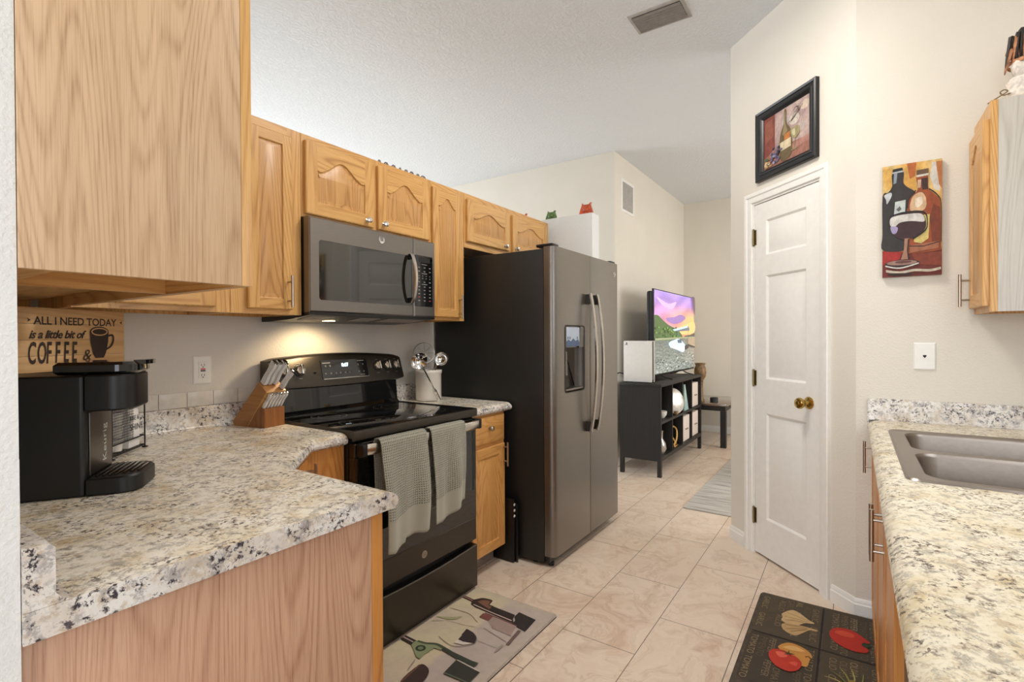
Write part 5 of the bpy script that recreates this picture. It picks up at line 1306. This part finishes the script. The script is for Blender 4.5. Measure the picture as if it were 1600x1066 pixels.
a_.poly([(nx0+.02, .108), (nx1-.02, .108), (nx1-.02, .116), (nx0+.02, .116)], '1E1813'); a_.poly([(2.366, ny0+.02), (2.372, ny0+.02), (2.372, ny1-.02), (2.366, ny1-.02)], '1E1813')
for g_, cc_ in (([(2.578, .268), (2.62, .247), (2.640, .225), (2.62, .195), (2.585, .163), (2.571, .142), (2.560, .146), (2.548, .175), (2.51, .20), (2.497, .225), (2.515, .262), (2.55, .262)], 'C4A678'), ([(2.485, .258), (2.508, .235), (2.516, .18), (2.515, .130), (2.503, .128), (2.495, .155), (2.455, .178), (2.422, .20), (2.424, .228), (2.448, .252)], 'B8986A')):
    a_.poly(smooth(g_, 4, True), cc_)
for (p0, p1) in (((2.6, .25), (2.572, .16)), ((2.56, .255), (2.560, .165)), ((2.53, .25), (2.55, .18)), ((2.49, .245), (2.503, .16)), ((2.455, .24), (2.495, .165)), ((2.44, .22), (2.485, .17))):
    a_.stroke([p0, ((p0[0]+p1[0])/2+.004, (p0[1]+p1[1])/2), p1], .003, '8E7048')
a_.poly(smooth([(2.534, .082), (2.575, .065), (2.592, .03), (2.585, -.005), (2.545, -.045), (2.524, -.058), (2.515, -.048), (2.512, -.035), (2.485, -.030), (2.475, -.045), (2.455, -.052), (2.432, -.035), (2.425, .01), (2.45, .055), (2.49, .08)], 4, True), 'B02818')
a_.poly(smooth([(2.54, .065), (2.565, .04), (2.56, .0), (2.53, .0), (2.52, .04)], 4, True), 'C8452C'); a_.poly(smooth([(2.505, -.03), (2.512, -.055), (2.49, -.06), (2.48, -.038)], 4, True), '2E3A26')
a_.poly(smooth([(2.294, .252), (2.34, .225), (2.346, .19), (2.325, .15), (2.29, .133), (2.255, .140), (2.212, .145), (2.208, .165), (2.24, .182), (2.262, .2), (2.27, .235)], 4, True), 'C08840')
a_.poly(smooth([(2.30, .235), (2.33, .20), (2.315, .16), (2.30, .18), (2.295, .21)], 4, True), 'D6A868'); a_.stroke([(2.275, .155), (2.285, .145), (2.27, .135)], .006, '4A3A20')
a_.poly(smooth([(2.26, .268), (2.275, .235), (2.265, .205), (2.245, .175), (2.215, .163), (2.17, .172), (2.142, .20), (2.15, .24), (2.185, .268), (2.225, .278)], 4, True), 'B83220')
a_.poly(smooth([(2.25, .255), (2.26, .225), (2.235, .215), (2.22, .24)], 4, True), 'D8604C'); a_.poly(smooth([(2.2, .205), (2.22, .18), (2.19, .18)], 4, True), 'D0503C')
for k in range(5):
    an = k*1.25; a_.stroke([(2.262, .212), (2.262+.022*math.cos(an), .212+.022*math.sin(an))], .006, '34402A', .002)
rw = random.Random(9)
for k in range(14):
    an = -2.9+k*.45; cx, cy = 2.15, .005; a_.stroke(smooth([(cx, cy), (cx+.07*math.cos(an), cy+.05*math.sin(an)), (cx+.13*math.cos(an+.2), cy+.085*math.sin(an+.2))], 4), .008, rw.choice(['8A8A44', '6E7434', 'A8A058']), .002)
for x, y in ((2.16, .03), (2.19, .0), (2.15, -.03), (2.12, .01), (2.18, -.05)): a_.ell(x, y, .017, .014, rw.choice(['B0843C', 'C49848', '8E7A34']), 14)
a_.build('vegetable_print', t, angle=1)
# grey rug of the far room
t = thing('area_rug', 'grey striped area rug in the far room beyond the pantry', 'rug', (4.8, .2, 0))
MB('rug_weave').box(3.815, 6.1, -1.4, 1.048, .001, .010, b=.003).build('pile', t)

# ================================================================== FAR ROOM
KX0, KX1, KY0, KY1, KZ0, KZ1 = 4.52, 5.985, 1.435, 1.825, .145, .845
t = thing('media_console', 'black open cube console on legs with the television on it', 'console', ((KX0+KX1)/2, (KY0+KY1)/2, 0))
T2 = .022
MB('black_wood').box(KX0-.004, KX1+.004, KY0-.004, KY1, KZ1-.028, KZ1, b=.002).build('top', t)
for x in (KX0, KX1-T2): MB('black_wood').box(x, x+T2, KY0, KY1-.001, KZ0, KZ1-.0285).build('side_panel', t)
MB('black_wood').box(KX0+T2, KX1-T2, KY0, KY1-.001, KZ0, KZ0+.035).build('bottom_panel', t)
zs = .478
MB('black_wood').box(KX0+T2, KX1-T2, KY0+.004, KY1-.015, zs, zs+.022).build('middle_shelf', t)
cw = (KX1-KX0-2*T2)/4
for k in range(1, 4):
    x = KX0+T2+cw*k; MB('black_wood').box(x-.010, x+.010, KY0+.006, KY1-.015, KZ0+.035, zs-.0005).box(x-.010, x+.010, KY0+.006, KY1-.015, zs+.0225, KZ1-.0285).build('divider', t)
MB('black_wood').box(KX0+T2, KX1-T2, KY1-.014, KY1-.002, KZ0+.036, KZ1-.029).build('back_panel', t)
for x in (KX0, KX1-.035):
    for y in (KY0, KY1-.036): MB('black_wood').box(x, x+.035, y, y+.035, .001, KZ0-.0002).build('leg', t)
# television
TX0, TX1, TZ0, TZ1, TY = 4.812, 6.30, .888, 1.742, 1.595
t = thing('television', 'large flat television showing a boat on a lake at sunset', 'television', ((TX0+TX1)/2, TY+.02, KZ1+.001))
MB('black_plastic').box(TX0, TX1, TY, TY+.018, TZ0, TZ1, b=.003).box(TX0+.004, TX1-.15, TY+.018, TY+.075, TZ0+.004, TZ1-.02, b=.02).build('housing', t)
for x in (5.05, 5.83):
    mb = MB('black_plastic')
    for s in (-1, 1): mb.tube([(x, TY+.02, TZ0+.01), (x-.01*s, TY+.02+s*.06, KZ1+.02), (x, TY+.02+s*.13, KZ1+.006)], .006, 6)
    mb.build('stand_leg', t)
f = FR(TY-.0012)
a_ = Art('screen_print', lambda a, b, d=0: f(TX0+.012+(TX1-TX0-.024)*a, TZ1-.010-(TZ1-TZ0-.03)*b, d))
def sky(u, v):
    c = mixc('9C84D8', 'C78CC8', min(1, v*1.7)); k = max(0, min(1, (v-.22)*3.2))*max(0, min(1, .35+u)); c2 = mixc('D88AA8', 'F2A860', u)
    c = [p*(1-k)+q*k for p, q in zip(c, c2)]
    w_ = .5+.5*math.sin(u*6+v*14+math.sin(u*9)*1.5); return [min(1, p*(.86+.2*w_)) for p in c]
a_.grid(0, 1, 0, .56, 20, 14, sky)
def wat(u, v): 
    k = min(1, max(0, .45+.14*math.sin(v*60+u*17+math.sin(u*31)*2)+.8*(rr_.random()-.5))); c = mixc('4E5650', 'A8B0AC', k*.8*(.4+v)); g2 = max(0, (u-.6))*1.2*(1-v)
    return [c[0]+g2*.5, c[1]+g2*.3, c[2]+g2*.2]
a_.grid(0, 1, .56, 1, 36, 40, wat)
a_.poly(smooth([(.25, .33), (.45, .30), (.62, .26), (.75, .3), (.6, .37), (.4, .39)], 4, True), '8A6AA8'); a_.poly(smooth([(.05, .08), (.3, .14), (.5, .10), (.4, .2), (.2, .18)], 4, True), 'C4A4E4'); a_.poly(smooth([(.5, .46), (.7, .40), (1, .34), (1, .5), (.6, .52)], 4, True), 'F4B474')
a_.poly(smooth([(0, .30), (.08, .30), (.2, .36), (.32, .41), (.48, .45), (.6, .50)], 4)+[(.66, .54), (.66, .57), (0, .60)], '3E5A2C')
for k in range(40): a_.ell(.02+.5*rr_.random(), .40+.16*rr_.random()+.04, .022, .014, rr_.choice(['4E7030', '2E4620', '5E7C3A', '385028']), 7) if True else 0
a_.poly([(.7, .545), (.86, .53), (1, .50), (1, .565), (.7, .57)], '4A4640'); a_.poly([(0, .575), (.7, .56), (1, .555), (1, .575), (.7, .58), (0, .60)], '8A9070')
a_.poly([(.38, .47), (.80, .40), (.84, .445), (.84, .47), (.5, .49)], '5A6670'); a_.poly([(.38, .465), (.80, .40), (.79, .43), (.44, .485)], 'A8C4C8'); a_.stroke([(.53, .48), (.53, .58)], .012, '3A6A70'); a_.stroke([(.8, .46), (.8, .57)], .008, '3A3A38')
a_.poly([(.8, .58), (1, .57), (1, .70), (.86, .69), (.8, .65)], '9A8870'); a_.poly([(.8, .66), (1, .70), (1, .72), (.8, .69)], '2E2A24')
a_.poly(smooth([(.30, .63), (.42, .60), (.55, .585), (.70, .66), (.72, .70), (.66, .77), (.5, .73), (.32, .68)], 3, True), 'B8C8D8'); a_.poly([(.34, .66), (.6, .70), (.70, .69), (.66, .76), (.5, .73), (.32, .69)], 'D8DEE0'); a_.poly([(.5, .6), (.6, .59), (.62, .64), (.52, .64)], '40586A')
a_.poly([(.70, .68), (.82, .66), (.80, .72), (.70, .74)], '2E2620')
for k in range(30): a_.stroke([(.35+.6*rr_.random(), .78+.2*rr_.random()) if False else (0, 0)]*2, .0, '000000') if False else None
for k in range(60):
    x, y = rr_.random()*.94, .8+.18*rr_.random(); a_.poly([(x, y), (x+.03, y-.004), (x+.05, y+.003), (x+.02, y+.008)], rr_.choice(['262A28', 'C4CCCC', '3A403C', '9AA4A2']), step=False) if k else None
a_.poly(smooth([(.9, 0), (1, 0), (1, .24), (.96, .16), (.93, .1)], 3, True), '5A4258', step=True)
a_.build('screen', t, angle=1)
# game console
t = thing('game_console', 'white upright game console box standing at the left end of the black console', 'game console', (4.60, 1.672, KZ1+.001))
px0, px1, p0, p1, q0, q1 = 4.575, 4.66, 1.535, 1.808, KZ1+.008, 1.236
for xa, xb in ((px0, px0+.012), (px1-.012, px1)): MB('ps_white').box(xa, xb, p0, p1, q0, q1, b=.004).build('side_plate', t)
MB('black_gloss').box(px0+.0125, px1-.0125, p0+.006, p1-.006, q0+.004, q1-.006).build('core', t); MB('black_plastic').lathe([(.045, 0), (.045, .0065)], ((px0+px1)/2, (p0+p1)/2, KZ1+.001), 20).build('stand', t)
fx = lambda a, b, d=0: Vector((px0-d, p1-a, b))
mb = MB('black_matte'); 
mb.prism([(.026, 1.197), (.031, 1.197), (.031, 1.222), (.026, 1.224)], lambda a, b: fx(a, b, .0003), lambda a, b: fx(a, b, .0006)); mb.prism([(.031, 1.222), (.038, 1.218), (.038, 1.208), (.031, 1.211)], lambda a, b: fx(a, b, .0003), lambda a, b: fx(a, b, .0006))
mb.prism([(.014, 1.200), (.026, 1.205), (.026, 1.202), (.018, 1.197)], lambda a, b: fx(a, b, .0003), lambda a, b: fx(a, b, .0006)); mb.prism([(.031, 1.205), (.044, 1.201), (.042, 1.197), (.031, 1.201)], lambda a, b: fx(a, b, .0003), lambda a, b: fx(a, b, .0006)); mb.build('logo', t)
mb = MB('black_matte'); mb.tube(smooth([(4.60, p1+.002, .92), (4.57, 1.86, .93), (4.53, 1.875, .86), (4.54, 1.88, .70), (4.56, 1.885, .4), (4.6, 1.89, .1)], 6), .005, 6); mb.build('cord', t)
# things in the console cubes
def at(o, x, y, z): o.location = (x, y, z)
zt_ = zs+.0225; zb_ = KZ0+.0355
t = thing('storage_box', 'tall cream fabric storage box in the upper right cube of the console', 'box', (5.80, 1.60, zt_), 0, 'cream boxes in the console')
mb = MB('fabric_box'); mb.box(-.135, .135, -.14, .15, .0008, .262, b=.006); mb.build('box_body', t, world=False)
mb = MB('old_brass'); mb.tube([(-.03, -.143, .13), (-.03, -.155, .125), (.03, -.155, .125), (.03, -.143, .13)], .004, 6); mb.build('handle', t, world=False)
fbx = dup(t, 'cream fabric storage box in the lower right cube of the console'); fbx.location = (5.80, 1.60, zb_)
fbx = dup(t, 'cream fabric storage box in the lower cube second from the right'); fbx.location = (5.44, 1.60, zb_)
t = thing('decor_plate', 'round silver plate standing in the upper cube of the console', 'plate', (5.12, 1.6, zt_)); MB('silver_vase').lathe([(0, 0), (.08, .004), (.125, .02), (.127, .024), (.08, .009), (0, .005)], seg=32, T=Matrix.Translation((5.10, 1.50, zt_+.128)) @ Matrix.Rotation(math.radians(-30), 4, 'Z') @ Matrix.Rotation(math.radians(76), 4, 'X')).build('dish', t)
t = thing('glass_ornament', 'tall pale blue glass wedge in the upper cube third from the left', 'ornament', (5.43, 1.58, zt_)); mb = MB('teal_glass'); mb.prism([(-.07, .001), (.09, .001), (-.04, .275), (-.07, .275)], lambda a, b: (5.43+a, 1.455, zt_+b), lambda a, b: (5.43+a, 1.505, zt_+b)); mb.build('wedge', t)
t = thing('white_bowl', 'small white bowl at the front of the upper left cube', 'bowl', (4.80, 1.52, zt_)); MB('ceramic_white').lathe([(0, .001), (.03, .001), (.05, .03), (.055, .065), (.05, .063), (.045, .03), (0, .008)], (4.80, 1.52, zt_), 24).build('bowl', t)
t = thing('small_box', 'small tan box beside the silver plate in the console', 'box', (5.02, 1.47, zt_)); MB('gold_brown').box(5.05, 5.12, 1.445, 1.475, zt_+.001, zt_+.035, b=.004).build('box_body', t)
t = thing('glass_vase', 'silvery glass vase standing in the lower left cube of the console', 'vase', (4.73, 1.53, zb_)); MB('silver_vase').lathe([(0, .001), (.045, .001), (.065, .05), (.055, .10), (.03, .14), (.032, .2), (.036, .215), (.03, .214), (.026, .14), (0, .02)], (4.715, 1.51, zb_), 24).build('vase_body', t)
t = thing('gold_ornament', 'curled gold ring sculpture in the lower cube second from the left', 'ornament', (5.08, 1.55, zb_))
mb = MB('gold'); mb.tube(smooth([(5.02, 1.47, zb_+.02), (5.12, 1.47, zb_+.07), (5.15, 1.48, zb_+.16), (5.06, 1.49, zb_+.20), (4.99, 1.49, zb_+.15), (5.04, 1.48, zb_+.08), (5.1, 1.47, zb_+.03)], 6), .011, 8); mb.box(5.0, 5.12, 1.45, 1.51, zb_+.0008, zb_+.02, b=.003); mb.build('ring', t)
# side table with glossy top
QX0, QX1, QY0, QY1, QZ = 6.10, 6.98, 1.185, 1.84, .50
t = thing('side_table', 'dark side table with a glossy marbled top in the far room corner', 'table', (6.5, 1.5, 0))
MB('table_top').box(QX0, QX1, QY0, QY1, QZ-.025, QZ, b=.005).build('table_top', t); MB('black_wood').box(QX0+.02, QX1-.02, QY0+.02, QY1-.02, QZ-.08, QZ-.0255).build('apron', t)
for x in (QX0+.015, QX1-.075):
    for y in (QY0+.015, QY1-.075): MB('black_wood').box(x, x+.06, y, y+.06, .001, QZ-.0805 if False else QZ-.081).build('leg', t)
t = thing('tall_vase', 'tall gold brown vase beside the television on the side table', 'vase', (6.2, 1.50, QZ)); MB('gold_brown').lathe([(0, .001), (.05, .001), (.055, .01), (.036, .05), (.032, .20), (.038, .26), (.060, .30), (.070, .35), (.064, .40), (.05, .43), (.062, .46), (.056, .46), (.044, .42), (0, .34)], (6.2, 1.50, QZ), 28).build('vase_body', t, angle=60)
t = thing('candle_jar', 'small dark candle jar on the side table', 'candle', (6.27, 1.36, QZ)); MB('charcoal').lathe([(0, .0008), (.042, .0008), (.045, .005), (.045, .055), (.04, .056), (.038, .045), (0, .045)], (6.27, 1.36, QZ), 24).build('jar', t)

# ================================================================== HIGH UP: ornaments, word sign, rooster
def dish(label, y0, y1, zt0, zt1, mat, x=3.455):
    ym = (y0+y1)/2; w_ = (y1-y0)/2; zt = zt0; hgt = zt1-zt0
    t = thing('glass_ornament', label, 'ornament', (x, ym, 2.1855), 0, 'glass ornaments on the half wall')
    P = [(-w_, 0), (w_, 0), (w_*.9, hgt*.35), (w_*.62, hgt*.85), (w_*.74, hgt), (w_*.45, hgt*.84), (-w_*.3, hgt*.84), (-w_*.55, hgt), (-w_*.6, hgt*.8), (-w_*.92, hgt*.3)]
    mb = MB(mat); mb.prism(P, lambda a, b: (x-.012, ym-a, 2.186+b), lambda a, b: (x+.012, ym-a, 2.186+b)); b_ = mb.build('glass_body', t, angle=40)
    mb = MB(mat); mb.ball((x-.014, ym, 2.186+hgt*.45), w_*.42, (.25, 1, 1), 12); mb.build('glass_centre', b_)
dish('small orange glass ornament at the near end of the half wall', 1.600, 1.708, 2.186, 2.275, 'glass_orange')
dish('small green glass ornament in the middle of the half wall', 1.905, 2.000, 2.186, 2.258, 'glass_green')
dish('pale orange glass ornament mostly hidden behind the cabinet top', 2.165, 2.27, 2.186, 2.27, 'glass_orange')
# metal finials in a row on the cabinets
t = thing('metal_word_sign', 'row of small grey metal scrolls showing above the cabinet over the microwave', 'sign', (1.90, 1.985, ZT+.001))
mb = MB('gray_metal'); mb.box(1.73, 2.09, 1.975, 1.99, ZT+.001, ZT+.006); mb.build('base_strip', t)
for k, x in enumerate((1.752, 1.797, 1.848, 1.893, 1.937, 1.978, 2.025, 2.066)):
    mb = MB('gray_metal'); z = ZT+.006
    mb.tube([(x, 1.982, z), (x, 1.982, z+.026)], .0035, 6)
    wv = (.007, .012, .012, .005, .010, .012, .009, .017)[k]
    mb.tube([(x-wv, 1.982, z+.024), (x-wv*.5, 1.982, z+.031), (x+wv*.5, 1.982, z+.031), (x+wv, 1.982, z+.022)], .0034, 6); mb.build('scroll', t)

# rooster figure standing on the right cabinet
RB = Vector((2.575, -.545, 2.121))
t = thing('rooster_figure', 'rustic white and brown rooster figure with black tail feathers on the right cabinet', 'figurine', tuple(RB), 0)
def rl(*p): return RB+Vector((p[0], p[1], p[2]*.62))
mb = MB(['feather_white', 'feather_brown'])
L = []
for k, (cx, cz, rx_, rz_) in enumerate([(-.09, .20, .006, .01), (-.075, .19, .04, .05), (-.03, .165, .06, .075), (.02, .165, .055, .08), (.055, .20, .042, .06), (.075, .26, .03, .035), (.085, .30, .026, .028), (.095, .335, .024, .022), (.10, .36, .006, .008)]):
    L.append([rl(.0+ry*math.cos(a)*.8, -.02+cx*-.4+0, 0)+Vector((0, 0, 0)) if False else rl(rx_*.8*math.cos(a)+cx*.35, cx*-.8, cz+rz_*math.sin(a)) for a in [2*PI*i/16 for i in range(16)] for ry in (0,)])
mb.loops(L, cap0=True, cap1=True); bd = mb.build('body', t, angle=60)
mb = MB('feather_brown'); mb.loops([[rl(.052*math.cos(a)-.005, .03+.052*math.sin(a)*.9, z) for a in [2*PI*i/16 for i in range(16)]] for z in (.215, .225, .24)]); mb.build('collar', bd)
mb = MB('feather_white'); mb.lathe([(.048, .001), (.050, .006), (.046, .06), (.05, .08), (.03, .10)], rl(-.005, .03, 0), 18); mb.build('pedestal', t)
for k in range(9):
    an = math.radians(28+k*13); r1 = .17+.02*(k % 3)
    P = smooth([rl(-.01, .045, .22), rl(-.02, .045+.03*math.cos(an), .25+.09*math.sin(an)), rl(-.03, .045+r1*math.cos(an)*.20, .20+r1*math.sin(an)), rl(-.035, .05+r1*math.cos(an)*.26, .10+r1*math.sin(an)*.8)], 5)
    n_ = len(P); mb = MB('feather_black' if k % 3 else 'feather_brown'); mb.tube(P, [.015*math.sin(PI*min(.97, .12+.85*i/(n_-1))) + .001 for i in range(n_)], 6, sx=.6); mb.build('tail_feather', bd)
mb = MB('feather_brown'); mb.ball(rl(.04, -.085, .385), .018, (.5, 1, 1), 10); mb.build('comb', bd)
mb = MB('wire_tan'); mb.tube(smooth([rl(-.02, .05, .04), rl(-.025, .07, .055), rl(-.03, .09, .05), rl(-.032, .10, .068), rl(-.035, .09, .078), rl(-.036, .081, .065), rl(-.038, .105, .04), rl(-.04, .135, .012)], 6), .0022, 6); mb.build('wire_tie', t)

# ceiling lamps of the rooms (their light is set at the top of the script)
for x, y, lb in ((1.95, .62, 'round flush ceiling lamp over the kitchen aisle'), (-1.2, .2, 'round flush ceiling lamp over the dining area behind the camera'), (5.6, -.4, 'round flush ceiling lamp of the far room')):
    t = thing('ceiling_lamp', lb, 'lamp', (x, y, CZ-.09))
    MB('white_trim').lathe([(0, CZ-.0005), (.19, CZ-.0005), (.19, CZ-.02), (.18, CZ-.025), (0, CZ-.025)], (x, y, 0), 40).build('lamp_base', t)
    MB('lamp_ceiling').lathe([(.175, CZ-.0255), (.165, CZ-.05), (.12, CZ-.075), (.05, CZ-.085), (0, CZ-.087)], (x, y, 0), 40).build('lamp_diffuser', t)
